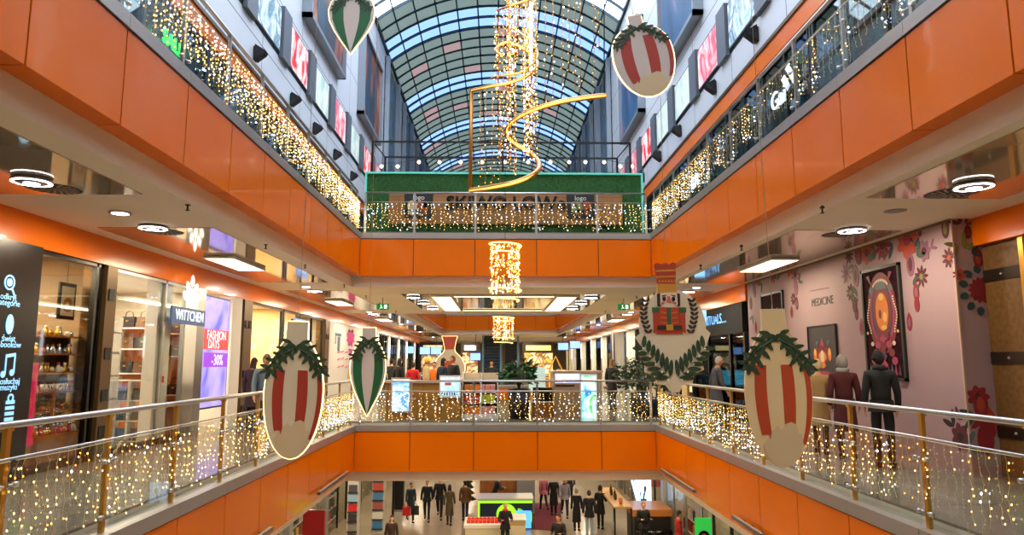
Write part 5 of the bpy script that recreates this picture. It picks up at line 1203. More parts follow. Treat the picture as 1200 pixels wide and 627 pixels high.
for k, (px0, px1, py0, py1, cc, e) in enumerate(((492, 522, 405, 440, '#c08a4a', .5), (612, 650, 404, 440, '#d8a84a', .8), (540, 562, 398, 420, '#b8502c', .4))):
    a, b = at(px0, py0, Y=58), at(px1, py1, Y=58)
    t = thing('lit_shop_window', '%s lit shop window at the far end of the mall' % ('warm brown', 'golden', 'red')[k], 'shop window', ((a.x + b.x) / 2, 58, 0)); w_ = (b.x - a.x) / 2
    MB().box((-w_, 0, 0), (w_, .3, 3.3)).build('frame', mat('far_dark', '#2a1c14', .5), t); MB().box((-w_ + .15, -.02, .5), (w_ - .15, 0, 2.4)).build('display', ramp_mat('far_disp%d' % k, [cc, '#f0d9a8', '#5a3018', cc], 1.5, e), t); MB().box((-w_ + .3, -.05, 2.6), (w_ - .3, -.02, 3.0)).build('sign_strip', mat('far_sign%d' % k, '#ffe9a8', emit=('#ffd98a', '#ffe14a', '#d8e6ff')[k], es=1.4), t)
for k, (px, py) in enumerate(((479, 410), (498, 411), (511, 411), (660, 406), (674, 404), (557, 418))):
    p = at(px, py, Y=53); s_ = thing('hanging_screen', 'small blue hanging screen far down the mall, %s from the shop-window side' % ORD[k], 'screen', (p.x, 53, p.z)); MB().box((-.42, 0, -.3), (.42, .08, .3)).build('housing', DARK, s_); q = MB(); q.add([(-.38, -.003, -.26), (.38, -.003, -.26), (.38, -.003, .26), (-.38, -.003, .26)], [(0, 1, 2, 3)]); q.build('picture', mat('far_screen', '#8fb4f0', emit='#7aa6f0', es=1.3), s_); MB().box((-.02, .03, .3), (.02, .06, ZC - p.z)).build('pole', DARK, s_)
# ================================================================== people
SKIN = mat('skin', '#c68e6e', .55); SKIN2 = mat('skin_pale', '#d8a888', .55); EYED = mat('eye_dark', '#1a1412', .4); LIP = mat('lip', '#9c4a44', .5)
def skin_mesh(name, chains, sub=1):
    """chains: list of lists of (point, radius) or ((point,(rx,ry))); first point of each chain may coincide with a point of an earlier chain of the same island (index key)"""
    bm = bmesh.new(); lay = bm.verts.layers.skin.verify(); key = {}
    for island, root, edges, pts in chains:
        vv = {}
        for k, (p, r) in pts.items():
            v = bm.verts.new(p); v[lay].radius = r if isinstance(r, tuple) else (r, r); v[lay].use_root = (k == root); vv[k] = v
        for a, b in edges: bm.edges.new((vv[a], vv[b]))
    me = bpy.data.meshes.new(name); bm.to_mesh(me); bm.free()
    o = bpy.data.objects.new(name, me); COL.objects.link(o); m = o.modifiers.new('s', 'SKIN'); m.use_smooth_shade = True
    s = o.modifiers.new('u', 'SUBSURF'); s.levels = sub; s.render_levels = sub
    bpy.context.view_layer.update(); dg = bpy.context.evaluated_depsgraph_get()
    me2 = bpy.data.meshes.new_from_object(o.evaluated_get(dg)); bpy.data.objects.remove(o); bpy.data.meshes.remove(me); me2.name = name
    return me2
def addmesh(mb, me, mi=0):
    mb.add([tuple(v.co) for v in me.vertices], [tuple(p.vertices) for p in me.polygons], mi, True)
def rotx(v, a, o=(0, 0, 0)):                      # swing in the walking plane; +a moves a hanging limb forward (towards -y)
    y, z = v[1] - o[1], v[2] - o[2]
    return Vector((v[0], o[1] + y * math.cos(a) + z * math.sin(a), o[2] - y * math.sin(a) + z * math.cos(a)))
PEOPLE = []
def person(label, loc, face, H=1.72, coat='#222222', trousers='#20242c', hair='#2a1c14', pose='stand', coatlen=.13, hat=None, hood=None, scarf=None, hairlen='short', arms='down', shoes='#1a1a1a', skin=None, lean=0., female=False, sit=False):
    """faces -y at face = 0. coatlen: metres the coat falls below the hip. arms: down / front / left_up / pockets"""
    t = thing('person', label, 'person', loc, face); k = H / 1.75; t.scale = (k * (.94 if female else 1), k, k)
    SK = skin or SKIN
    sw = {'stand': .04, 'walk': .42, 'step': .28}[pose]
    hip = {-1: Vector((-.09, 0, .90)), 1: Vector((.09, 0, .90))}
    kn, an, to = {}, {}, {}
    for s in (-1, 1):
        a = sw * s; kb = (.12 if a > 0 else .42) * (sw > .1) * (1 if a < 0 else 1)
        th = rotx((hip[s].x * 1.05, 0, -.43), a); kn[s] = hip[s] + Vector((0, th.y, th.z))
        sh = rotx((0, 0, -.41), a - kb); an[s] = kn[s] + sh
    low = min(an[-1].z, an[1].z); dz = .085 - low
    for s in (-1, 1):
        for D in (hip, kn, an): D[s] = D[s] + Vector((0, 0, dz))
        f = max(0, an[s].z - .085); to[s] = an[s] + Vector((0, -.14, -.05 - f * .55))
    up = lambda x, y, z: Vector((x, y - lean * max(0, z - .95) * 1.0, z + dz))
    P = {'pel': up(0, 0, .95), 'wai': up(0, .0, 1.09), 'che': up(0, .0, 1.27), 'sho': up(0, .015, 1.41), 'nec': up(0, .0, 1.50), 'hed': up(0, -.02, 1.56)}
    sh, el, wr, ha = {}, {}, {}, {}
    for s in (-1, 1):
        sh[s] = up(s * .175, .015, 1.405); a = -sw * .8 * s
        if arms == 'front' or (arms == 'one_front' and s > 0):
            el[s] = sh[s] + Vector((s * .07, -.04, -.27)); wr[s] = el[s] + Vector((-s * .07, -.23, .05)); ha[s] = wr[s] + Vector((-s * .02, -.08, .015))
        elif arms == 'raise' and s > 0:
            el[s] = sh[s] + Vector((s * .08, -.14, -.2)); wr[s] = el[s] + Vector((-s * .08, -.12, .22)); ha[s] = wr[s] + Vector((-s * .03, -.03, .08))
        else:
            el[s] = sh[s] + rotx((s * .055, .02, -.28), a); wr[s] = el[s] + rotx((s * .01, -.02, -.25), a + .15); ha[s] = wr[s] + rotx((-s * .005, -.01, -.085), a + .2)
    isl = []
    pts = {'pel': (P['pel'], (.125, .088)), 'wai': (P['wai'], (.115, .08)), 'che': (P['che'], (.15, .105)), 'sho': (P['sho'], (.1, .075)), 'nec': (P['nec'], .052), 'hed': (P['hed'], .06)}
    ed = [('pel', 'wai'), ('wai', 'che'), ('che', 'sho'), ('sho', 'nec'), ('nec', 'hed')]
    for s in (-1, 1):
        for n_, D, r in (('hip', hip, .075), ('kne', kn, .05), ('ank', an, .036), ('toe', to, .03)): pts[n_ + str(s)] = (D[s], r)
        for n_, D, r in (('sh', sh, .055), ('el', el, .04), ('wr', wr, .026), ('pa', ha, (.034, .018))): pts[n_ + str(s)] = (D[s], r)
        ed += [('pel', 'hip%d' % s), ('hip%d' % s, 'kne%d' % s), ('kne%d' % s, 'ank%d' % s), ('ank%d' % s, 'toe%d' % s), ('sho', 'sh%d' % s), ('sh%d' % s, 'el%d' % s), ('el%d' % s, 'wr%d' % s), ('wr%d' % s, 'pa%d' % s)]
    isl.append((0, 'pel', ed, pts))
    for s in (-1, 1):
        d = (ha[s] - wr[s]).normalized(); side = Vector((0, -1, 0)) if abs(d.z) > .6 else Vector((s, 0, 0)); side = (side - d * side.dot(d)).normalized(); nrm = d.cross(side) * s
        for q, L in enumerate((.066, .075, .07, .054)):
            b = ha[s] + side * (.027 - .018 * q) * (1) - d * .01; m1 = b + d * L * .55 + nrm * .004; m2 = b + d * L * .95 + nrm * .02
            isl.append((1, 'a', [('a', 'b'), ('b', 'c')], {'a': (b, .0095), 'b': (m1, .0088), 'c': (m2, .0075)}))
        b = ha[s] + side * .02 - d * .05; isl.append((1, 'a', [('a', 'b'), ('b', 'c')], {'a': (b, .011), 'b': (b + side * .03 + d * .022, .0095), 'c': (b + side * .042 + d * .055, .0085)}))
    bod = MB(); addmesh(bod, skin_mesh('b', isl))
    hc = up(0, -.03, 1.645); hd = []
    # head: egg with brow, nose, chin and ears
    n1, n2 = 14, 12
    vs = []
    for i in range(n2 + 1):
        th = PI * i / n2; z = math.cos(th) * .118
        for j in range(n1):
            a = 2 * PI * j / n1; w = math.sin(th); jaw = .8 + .2 * min(1, max(0, (z + .11) / .1)); x = .077 * w * math.sin(a) * jaw; y = -.094 * w * math.cos(a) * (1 if math.cos(a) < 0 else .93)
            if j == 0 and i == 7: y -= .02
            if j == 0 and i == 6: y -= .006
            vs.append(hc + Vector((x, y, z)))
    fs = [(i * n1 + j, i * n1 + (j + 1) % n1, (i + 1) * n1 + (j + 1) % n1, (i + 1) * n1 + j) for i in range(n2) for j in range(n1)]
    bod.add(vs, fs, 0, True)
    for s in (-1, 1): bod.ball(hc + Vector((s * .078, .01, -.01)), .022, 8, 0, .4, 1, 1.4)
    for s in (-1, 1): bod.ball(hc + Vector((s * .03, -.078, .012)), .0105, 8, 1, 1, .7, .7)
    bod.ball(hc + Vector((0, -.083, -.052)), .018, 8, 2, 1.1, .45, .3)
    b = bod.build('body', [SK, EYED, LIP], t)
    # clothes
    cm, tm, hm, sm = (mat('cloth_' + c.strip('#'), c, .85) for c in (coat, trousers, hair, shoes))
    g = .026
    pts = {'pel': (P['pel'] + Vector((0, 0, -.02)), (.172, .132)), 'wai': (P['wai'], (.158, .122)), 'che': (P['che'], (.168, .122)), 'sho': (P['sho'] + Vector((0, .005, .0)), (.115, .088)), 'col': (P['nec'] + Vector((0, .01, -.035)), .075)}
    ed = [('pel', 'wai'), ('wai', 'che'), ('che', 'sho'), ('sho', 'col')]
    for s in (-1, 1):
        for n_, D, r in (('sh', sh, .078), ('el', el, .06), ('wr', wr, .048)): pts[n_ + str(s)] = (D[s], r)
        ed += [('sho', 'sh%d' % s), ('sh%d' % s, 'el%d' % s), ('el%d' % s, 'wr%d' % s)]
    c = MB(); addmesh(c, skin_mesh('c', [(0, 'pel', ed, pts)]))
    if coatlen > 0:
        rings = []; zt = P['pel'].z + .06; N = 5
        for i in range(N + 1):
            f = i / N; z = zt - (coatlen + .06) * f; fl = 1 + .22 * f; off = -lean * .1
            rings.append([(.165 * fl * math.cos(a) * 1.02, .125 * fl * math.sin(a) * (1 + sw * .6 * f) + off * 0, z) for a in [2 * PI * q / 18 for q in range(18)]])
        vs = [p for r in rings for p in r]; c.add(vs, [(i * 18 + q, i * 18 + (q + 1) % 18, (i + 1) * 18 + (q + 1) % 18, (i + 1) * 18 + q) for i in range(N) for q in range(18)], 0, True)
    c.build('coat', cm, t)
    pts = {'wai': (P['wai'] - Vector((0, 0, .06)), (.135, .1)), 'pel': (P['pel'] - Vector((0, 0, .03)), (.148, .112))}; ed = [('wai', 'pel')]
    for s in (-1, 1):
        for n_, D, r in (('hip', hip, .098), ('kne', kn, .07), ('ank', an, .054)): pts[n_ + str(s)] = (D[s], r)
        ed += [('pel', 'hip%d' % s), ('hip%d' % s, 'kne%d' % s), ('kne%d' % s, 'ank%d' % s)]
    c = MB(); addmesh(c, skin_mesh('t', [(0, 'pel', ed, pts)])); c.build('trousers', tm, t)
    for s in (-1, 1):
        d = to[s] - an[s]; c = MB(); addmesh(c, skin_mesh('s', [(0, 'a', [('h', 'a'), ('a', 'b'), ('b', 'c')], {'h': (an[s] + Vector((0, .045, -.04)), .042), 'a': (an[s] + Vector((0, .0, -.03)), .05), 'b': (an[s] + d * .6 + Vector((0, 0, -.005)), (.045, .036)), 'c': (to[s] + Vector((0, -.03, .01)), (.04, .03))})])); c.build('shoe', sm, t)
    # hair, hats, hoods
    def cap(r0, zlow, back, col_m, nm, front=.35, lowback=None):
        m = MB(); n1, n2 = 18, 8; vs = []
        for i in range(n2 + 1):
            for j in range(n1):
                a = 2 * PI * j / n1; fr = (1 + math.cos(a)) / 2            # 1 at the face side
                zl = (zlow if lowback is None else lowback) * (1 - fr) + front * .118 * fr; th = (math.acos(max(-1, min(1, zl / (.118 * r0))))) * i / n2
                vs.append(hc + Vector((.077 * r0 * math.sin(th) * math.sin(a), -.094 * r0 * math.sin(th) * math.cos(a) + back, .118 * r0 * math.cos(th))))
        m.add(vs, [(i * n1 + j, i * n1 + (j + 1) % n1, (i + 1) * n1 + (j + 1) % n1, (i + 1) * n1 + j) for i in range(n2) for j in range(n1)], 0, True); return m
    if hood:
        m = cap(1.28, -.1, .012, None, '', .2, -.145); m.ball(hc + Vector((0, .03, -.13)), .1, 12, 0, 1.15, .95, .6); m.build('hood', mat('cloth_' + hood.strip('#'), hood, .85), t)
    elif hat:
        m = cap(1.16, -.06, .004, None, '', .3, -.06); m.lathe([(.088, .02), (.098, .03), (.098, .06), (.088, .065)], hc + Vector((0, 0, -.035)), 18, 0, True, .95, 1.12); m.build('knit_hat', mat('cloth_' + hat.strip('#'), hat, .9), t)
    if not hood:
        m = cap(1.09, -.07, .006, None, '', .55, -.09)
        if hairlen == 'long': m.add(*[(lambda rr: ([p for r in rr for p in r], [(i * 12 + q, i * 12 + (q + 1) % 12, (i + 1) * 12 + (q + 1) % 12, (i + 1) * 12 + q) for i in range(len(rr) - 1) for q in range(12)]))([[tuple(hc + Vector((.09 * w * math.cos(2 * PI * q / 12), .045 + .045 * w * math.sin(2 * PI * q / 12), z))) for q in range(12)] for z, w in ((.03, .85), (-.05, 1), (-.14, 1.02), (-.22, .85), (-.27, .4))])][0], 0, True)
        m.build('hair', hm, t)
    if scarf: MB().lathe([(.07, -.05), (.1, -.03), (.105, .01), (.09, .045), (.065, .05)], P['nec'] + Vector((0, 0, .0)), 16, 0, True, 1, 1).build('scarf', mat('cloth_' + scarf.strip('#'), scarf, .9), t)
    t['hand_r'] = 0; del t['hand_r']
    hands = {s: (Matrix.Rotation(face, 4, 'Z') @ Vector((ha[s].x * t.scale[0], ha[s].y * k, ha[s].z * k))) + Vector(loc) for s in (-1, 1)}
    return t, hands
def carrier(label, loc, col, w=.3, h=.34, d=.12, face=0., name='shopping_bag'):
    t = thing(name, label, 'bag', loc, face); m = mat('bagcol_' + col.strip('#'), col, .6)
    MB().add([(-w / 2, -d / 2, -.12 - h), (w / 2, -d / 2, -.12 - h), (w / 2, d / 2, -.12 - h), (-w / 2, d / 2, -.12 - h), (-w / 2, -d / 2, -.12), (w / 2, -d / 2, -.12), (w / 2, d / 2, -.12), (-w / 2, d / 2, -.12)], [(0, 3, 2, 1), (4, 5, 6, 7), (0, 1, 5, 4), (1, 2, 6, 5), (2, 3, 7, 6), (3, 0, 4, 7)]).build('body', m, t)
    for y in (-d / 2, d / 2): MB().tube([(-w * .25, y, -.12), (-.03, y * .3, -.02), (.03, y * .3, -.02), (w * .25, y, -.12)], .007, 5).build('handle', m, t)
    return t
def pat(px, py, X=None, Y=None, Z=None): p = at(px, py, X=X, Y=Y, Z=Z); return p
def stand_at(px, Y, z=0.): p = at(px, 430, Y=Y); return (p.x, Y, z)
AWAY = PI
# gallery by the mural
person('woman in a beige hat and tan coat facing the mural, nearest the big oval bauble', stand_at(958, 12.7), AWAY - .5, 1.62, coat='#a88654', trousers='#33302c', hat='#c7b08a', hair='#8a6a48', coatlen=.45, female=True)
t, h = person('person in a dark red coat and grey hood looking at the mural pictures', stand_at(987, 12.0), AWAY - .35, 1.68, coat='#4a1418', trousers='#2a1a1c', hood='#8a857e', coatlen=.5, scarf='#8a857e')
person('man in a black hooded jacket and black cap before the tall mural picture', stand_at(1030, 10.9), AWAY - .3, 1.74, coat='#15171a', trousers='#14161a', hat='#0c0d10', hair='#15100c', scarf='#1c1f22', coatlen=.12)
MB()
person('grey-haired man in a grey coat walking past the dark cosmetics shop', stand_at(838, 17.4), PI * .5, 1.74, coat='#4c4b50', trousers='#23242a', hair='#b9b4ac', coatlen=.35, pose='step', lean=.12)
person('person in black standing behind the nutcracker board by the plants', stand_at(791, 23.4), PI * .5, 1.68, coat='#121214', trousers='#121214', hair='#1c1412', coatlen=.3, lean=.2, arms='front')
person('long-haired blonde woman in black behind the bridge railing', stand_at(717, 24.2), PI * .8, 1.68, coat='#16161a', trousers='#1c1c22', hair='#7a5a34', hairlen='long', coatlen=.4, female=True)
# shop-window gallery
t, h = person('man in a blue-grey jacket walking along the shop windows beside the striped bauble', stand_at(312, 14.9), PI * .15, 1.76, coat='#5d6c7c', trousers='#4a4038', hair='#5a4a3a', pose='step')
person('woman in a dark brown coat behind the man in blue-grey by the beige shop', stand_at(297, 17.2), PI * .9, 1.68, coat='#3c2c22', trousers='#2a2420', hair='#3c2416', hairlen='long', coatlen=.4, female=True)
# people on the bridge behind the wooden kiosk
for lab, px, Y, fc, kw in (('person in a dark coat farthest along behind the wooden kiosk, nearest the green bauble', 459, 26, PI, dict(coat='#22262c', hair='#1c1410')), ('woman with dark hair in a black coat behind the portrait screen', 468, 24.5, PI * .8, dict(coat='#1c1c20', hair='#2a1a12', hairlen='long', female=True)), ('person in a bright red jacket behind the wooden kiosk', 484, 25.5, PI, dict(coat='#b8161e', hair='#2a1c16', H=1.58)),
        ('person in a cream jacket behind the wooden kiosk', 500, 24.0, PI * .6, dict(coat='#c9b48c', hair='#8c5a2c', hat='#d8a040')), ('person in an orange waistcoat between the cream jacket and the pale screen', 509, 25.0, 0, dict(coat='#e0701c', hair='#1c1410', H=1.6)), ('dark-haired woman in a navy coat behind the pale screen', 519, 23.4, PI * .75, dict(coat='#1a2c44', hair='#1e1612', hairlen='long', female=True, H=1.72)), ('man in a dark suit facing the navy-coated woman', 531, 23.8, PI * .25 * -1, dict(coat='#23252a', hair='#5a3016', H=1.8)),
        ('person in dark clothes in front of the blue louvred panel', 576, 40 - 10.6, 0, dict(coat='#20202a', hair='#1c1410', H=1.66))):
    person(lab, stand_at(px, Y), fc, **kw)
# ------------------------------------------------------------------ ground floor
G = -FH
def ground(px, py): p = at(px, py, Z=G); return (p.x, p.y, G)
t, h = person('woman in a dark teal coat carrying a red bag and a dark bag', ground(481, 612), .3, 1.66, coat='#1c3038', trousers='#1a1c24', hair='#3a2c22', coatlen=.38, pose='step', female=True)
carrier('bright red shopping bag hanging from the hand of the woman in teal', h[-1] + Vector((0, 0, .02)), '#c81422', .34, .36); carrier('dark grey shopping bag in the other hand of the woman in teal', h[1] + Vector((0, 0, .02)), '#3a3634', .34, .38)
person('man in a black jacket walking beside the woman in teal', ground(500, 611), .05, 1.76, coat='#131417', trousers='#15161c', hair='#3a2418', coatlen=.1, pose='step')
person('tall man in black with dark trousers walking behind the pair', ground(515, 608), 0, 1.85, coat='#15161a', trousers='#12131a', hair='#2a1a10', pose='walk')
person('woman in a long olive coat walking away on the ground floor', ground(526.5, 616), AWAY, 1.68, coat='#54492f', trousers='#2c2820', hair='#2a1812', coatlen=.5, pose='step', hairlen='long', female=True)
person('man in a brown jacket and blue jeans walking away on the ground floor', ground(545, 611), AWAY, 1.72, coat='#6a4422', trousers='#1c2a44', hair='#1c1410', pose='step')
person('person in a pink coat near the dark red carpet on the ground floor', ground(637, 598), AWAY + .2, 1.66, coat='#b0586c', trousers='#1c1c22', hair='#2a1a16', pose='walk', female=True)
person('person with bright pink hat in a long black coat on the dark red carpet', ground(649, 604), AWAY, 1.72, coat='#1a1618', trousers='#141418', hair='#2a1a16', hat='#d81c5c', coatlen=.5)
person('person in a light grey jacket with a dark bag walking towards the kiosk', ground(662, 606), 0, 1.74, coat='#8c8286', trousers='#1c1c24', hair='#6a5a44', hat='#a89a54', scarf='#7a3a44', pose='walk')
person('person in a long black coat and pale hat next to the woman in jeans', ground(676, 622), AWAY, 1.66, coat='#121310', trousers='#121214', hat='#8a8470', hair='#5a4a3a', coatlen=.6, female=True)
person('woman in a wide black jacket with fur collar and light jeans on the ground floor', ground(691, 630), AWAY - .1, 1.78, coat='#0f1014', trousers='#8e98a4', hair='#3a2420', scarf='#c0a688', coatlen=.2)
person('person in black with a fur hood leaning at the tall wooden table', ground(704, 620), AWAY - .4, 1.72, coat='#131314', trousers='#121216', hair='#1c1412', hood='#2a2018', scarf='#a88c64', coatlen=.35, arms='front')
person('small person in a dark grey coat far off between the carpet and the tall table', ground(668, 590), 0, 1.68, coat='#2c2c30', trousers='#1c1c20', hair='#2a1c14')
person('salesman in a black shirt holding something at the sofa stall', ground(755, 648), .2, 1.78, coat='#101012', trousers='#15161a', hair='#a06a48', arms='front', skin=SKIN2)
person('dark-haired girl at the lower edge by the magazine rack', ground(458, 661), .1, 1.6, coat='#3c2a20', trousers='#2a2420', hair='#3a2010', hairlen='long', female=True, skin=SKIN2)
person('man in a dark jacket with short hair at the lower edge by the white stall', ground(655, 668), -.5, 1.78, coat='#16140f', trousers='#1a1a1e', hair='#1c1410', arms='front')
person('person in black bending at the brown counter behind the blue stall', ground(579, 603), PI * .6, 1.7, coat='#0e0e12', trousers='#101014', hair='#141014', lean=.4, arms='front')
person('stall keeper in black and red in front of the round green disc', ground(592, 648), .2, 1.74, coat='#18141a', trousers='#16161a', hair='#b88a5a', scarf='#c8402a', arms='front', skin=SKIN2)
person('person in a red sweater by the staircase side of the ground floor shops', ground(797, 657), PI * .5, 1.66, coat='#a81c1c', trousers='#1c1a1e', hair='#2a1a14')
# ------------------------------------------------------------------ ground floor stalls and shops
def gp_(px, py, dz=0.): p = at(px, py, Z=G + dz); return p
# shops along both sides
LWM = [mat('low_wall_grey', '#8c8a86', .6), mat('low_wall_cream', '#c6b796', .6), mat('low_wall_brown', '#6a5038', .6)]
for s in (-1, 1):
    struct(MB().box((s * XW, -8, G), (s * (XW + .2), 14, -1.58)).build('wall_ground_near_%s' % ('left' if s < 0 else 'right'), LWM[0]))
    for k, (a, b) in enumerate(((14, 19), (19, 24), (24, 29), (29, 34), (34, 40), (40, 47), (47, 56))):
        struct(MB().box((s * (XW + 2.6), a, G), (s * (XW + 2.7), b, -1.58)).build('wall_ground_shop_back', LWM[(k + (s > 0)) % 3])); struct(MB().box((s * (XW + .1), b - .06, G), (s * (XW + 2.6), b + .06, -1.58)).build('wall_ground_shop_side', LWM[1]))
        area('ground_shop_light', (s * (XW + 1.2), (a + b) / 2, -1.7), 1, 80, '#fff0d8', 'RECTANGLE', 3)
        t = thing('storefront', 'ground floor storefront with pale pillar, %s from the near end, %s' % (ORD[k], SIDE[s]), 'shop front', (s * XW, a, G)); L = b - a
        MB().box((-.05, -.2, 0), (.25 * s, .25, 3.7)).build('pillar', GREYP, t); MB().box((0, .25, 3.05), (.12 * s, L - .2, 3.7)).build('fascia_board', LWM[(k * 2) % 3], t)
        for q in (.36, .7): MB().box((0, L * q - .04, 0), (.08 * s, L * q + .04, 3.05)).build('mullion', DARK if k % 2 else STEEL, t)
        MB().box((.03 * s, .3, .1), (.04 * s, L - .25, 3.05)).build('glazing', SHOPGLASS, t)
        if s > 0 and k == 3: continue
        sh = thing('goods_rack', 'tall goods rack behind ground floor glass, %s from the near end, %s' % (ORD[k], SIDE[s]), 'rack', (s * (XW + .5), a + .9, G)); rl = L - 1.6
        for z in (.1, .6, 1.1, 1.6, 2.1): MB().box((0, 0, z - .03), (.4 * s, rl, z)).build('shelf_board', WHITE, sh)
        MB().box((.38 * s, 0, 0), (.4 * s, rl, 2.3)).build('back_panel', GREYP, sh)
        cc = ['#c8283a', '#e0d8cc', '#2a4a6a', '#d8a83a', '#4a4a50', '#a8482c', '#2c2c30']
        if 28 < b < 35:
            for z in (.1, .6, 1.1):
                for q in range(5):
                    c_ = cc[(q * 2 + int(z * 7) + k) % 7]; y = a + .95 + (q + .5) * (rl - .1) / 5
                    g = MB().box((-.16, -.17, 0), (.16, .17, .33)); g.box((-.1, -.1, .33), (.1, .1, .36)); g = g.build('packed_box', mat('goods_' + c_.strip('#'), c_, .6), None, (s * (XW + .7), y, G + z)); tag(g, 'packed box, %s shelf up, %s place, %s ground floor rack, %s' % (ORD[int(z / .5)], ORD[q], ORD[k], SIDE[s]), 'box', 'packed boxes in the ground floor racks')
struct(MB().box((-XW, 56, G), (XW, 56.3, -1.58)).build('wall_ground_end', LWM[1]))
# left: red banner, blue light, standing racks
p = gp_(371, 660); t = thing('red_banner', 'red hanging sale banner at the ground floor shop side', 'banner', (-5.6, 19.5, G)); q = at(368, 598, Y=19.5); MB().box((q.x + 5.6 - .28, -.03, q.z - G - 1.3), (q.x + 5.6 + .3, .03, q.z - G)).build('cloth', mat('banner_red', '#c21a1e', .5), t); MB().tube([(q.x + 5.6 - .3, 0, q.z - G), (q.x + 5.6 + .32, 0, q.z - G)], .025, 6).build('bar', STEEL, t); MB().cyl((q.x + 5.6, 0, q.z - G), (q.x + 5.6, 0, FH - 1.58), .012, n=6).build('rod', STEEL, t)
def rack(label, px, py, h, w, cols, n=6):
    p = gp_(px, py); t = thing('magazine_rack', label, 'rack', p)
    MB().box((-w / 2, 0, 0), (w / 2, .4, h)).build('body', mat('rack_grey', '#c3c1ba', .5), t)
    for k in range(n):
        z = .15 + k * (h - .25) / n; MB().box((-w / 2 + .03, -.1, z), (w / 2 - .03, 0, z + .05)).build('ledge', mat('ledge_dark', '#2a2e3a', .4), t); MB().box((-w / 2 + .05, -.06, z + .05), (w / 2 - .05, -.02, z + (h - .25) / n - .05)).build('printed_row', mat('row_%s' % cols[k % len(cols)].strip('#'), cols[k % len(cols)], .5), t)
    return t
rack('tall pale magazine rack with coloured rows beside the walking group', 442, 625, 2.5, .5, ['#3a7ab0', '#d8d8d0', '#a85a50', '#4a86b8', '#d4584e'])
rack('tall goods stand with red band near the shop pillars on the ground floor', 412, 640, 2.4, .42, ['#4a4a50', '#8c8478', '#3a3430', '#c8202a', '#8ab0c8'])
t = thing('dark_column', 'dark square column behind the magazine rack on the ground floor', 'column', gp_(467, 600)); MB().box((-.22, 0, 0), (.22, .4, 3.7)).build('shaft', BLACK, t); MB().box((-.26, -.04, 0), (.26, .44, .1)).build('base', STEEL, t)
pole = MB().cyl((0, 0, 0), (0, 0, 3.71), .05, n=10); pole.cyl((0, 0, 0), (0, 0, .03), .12, n=12); tag(pole.build('steel_column', DARK, None, gp_(460, 618)), 'slim dark column in front of the magazine rack', 'column')
# small christmas tree
t = thing('christmas_tree', 'small dark green christmas tree behind the walking group', 'tree', gp_(548, 594)); m = MB()
for k in range(6): m.lathe([(.42 - .06 * k, .35 + .27 * k), (.1, .62 + .27 * k)], n=14)
m.build('foliage', mat('xmas_green', '#12402c', .7), t); MB().cyl((0, 0, 0), (0, 0, .4), .05).build('trunk', WOOD, t)
# blue stall with green edges
a, b = at(560, 627, Y=30.4), at(624, 627, Y=30.4); zt = at(590, 586, Y=30.4).z - G
t = thing('phone_stall', 'dark blue stall with bright green edges and green lettering on the ground floor', 'stall', ((a.x + b.x) / 2, 30.4, G)); w_ = (b.x - a.x) / 2
MB().box((-w_, 0, 0), (w_, 1.2, zt)).build('body', mat('stall_blue', '#0e1c38', .4, noise='#14264a', scale=2), t); NG = mat('neon_green', '#9cff2a', emit='#86f01e', es=.9)
e = MB(); e.box((-w_, -.03, zt - .12), (w_, 0, zt - .03)); e.box((-w_, -.03, 0), (-w_ + .07, 0, zt - .12)); e.box((w_ - .1, -.03, .3), (w_ - .03, 0, zt - .5)); e.build('edge_strip', NG, t)
text('lettering', 'filo', .17, NG, t, (w_ * .55, -.02, zt * .66), (PI / 2, 0, 0), .004); MB().box((w_ * .25, -.02, zt * .55), (w_ * .88, 0, zt * .6)).build('underline', NG, t)
MB().lathe([(0, 0), (.42, 0), (.42, .03), (0, .03)], n=24).build('round_disc', NG, t, (0.05, -.06, zt * .52)).rotation_euler = (PI / 2, 0, 0)
MB().box((-w_ - .05, -.06, zt), (w_ + .05, 1.25, zt + .06)).build('worktop', mat('worktop_grey', '#b9b9bd', .3), t); MB().box((w_ - .75, -.05, .05), (w_ - .05, -.02, .75)).build('lit_panel', mat('stall_lit', '#5ab0ff', emit='#4aa0ff', es=.9), t)
# brown counter with lit case behind
a, b = at(562, 600, Y=34), at(606, 600, Y=34); t = thing('counter', 'brown counter with white back wall behind the blue stall', 'counter', ((a.x + b.x) / 2, 34.2, G)); w_ = (b.x - a.x) / 2; MB().box((-w_, 0, 0), (w_, .6, 1.6)).build('base', WOOD, t); MB().box((-w_ - .05, -.05, 1.6), (w_ + .05, .65, 1.68)).build('worktop', mat('worktop_grey', '#b9b9bd', .3), t); MB().box((-w_, 1.6, 0), (w_, 1.7, 2.6)).build('back_wall', CREAM, t)
a, b = at(606, 600, Y=33.4), at(627, 600, Y=33.4); t = thing('lit_case', 'bright lit display case on a grey base near the dark red carpet', 'display case', ((a.x + b.x) / 2, 33.4, G)); w_ = (b.x - a.x) / 2; MB().box((-w_, 0, 0), (w_, .8, 1.55)).build('base', GREYP, t); MB().box((-w_, 0, 1.55), (w_, .8, 2.3)).build('glass_case', mat('case_warm', '#fff0c8', emit='#ffe6a8', es=1.5), t); MB().box((-w_ - .03, -.03, 2.3), (w_ + .03, .83, 2.36)).build('top', WHITE, t)
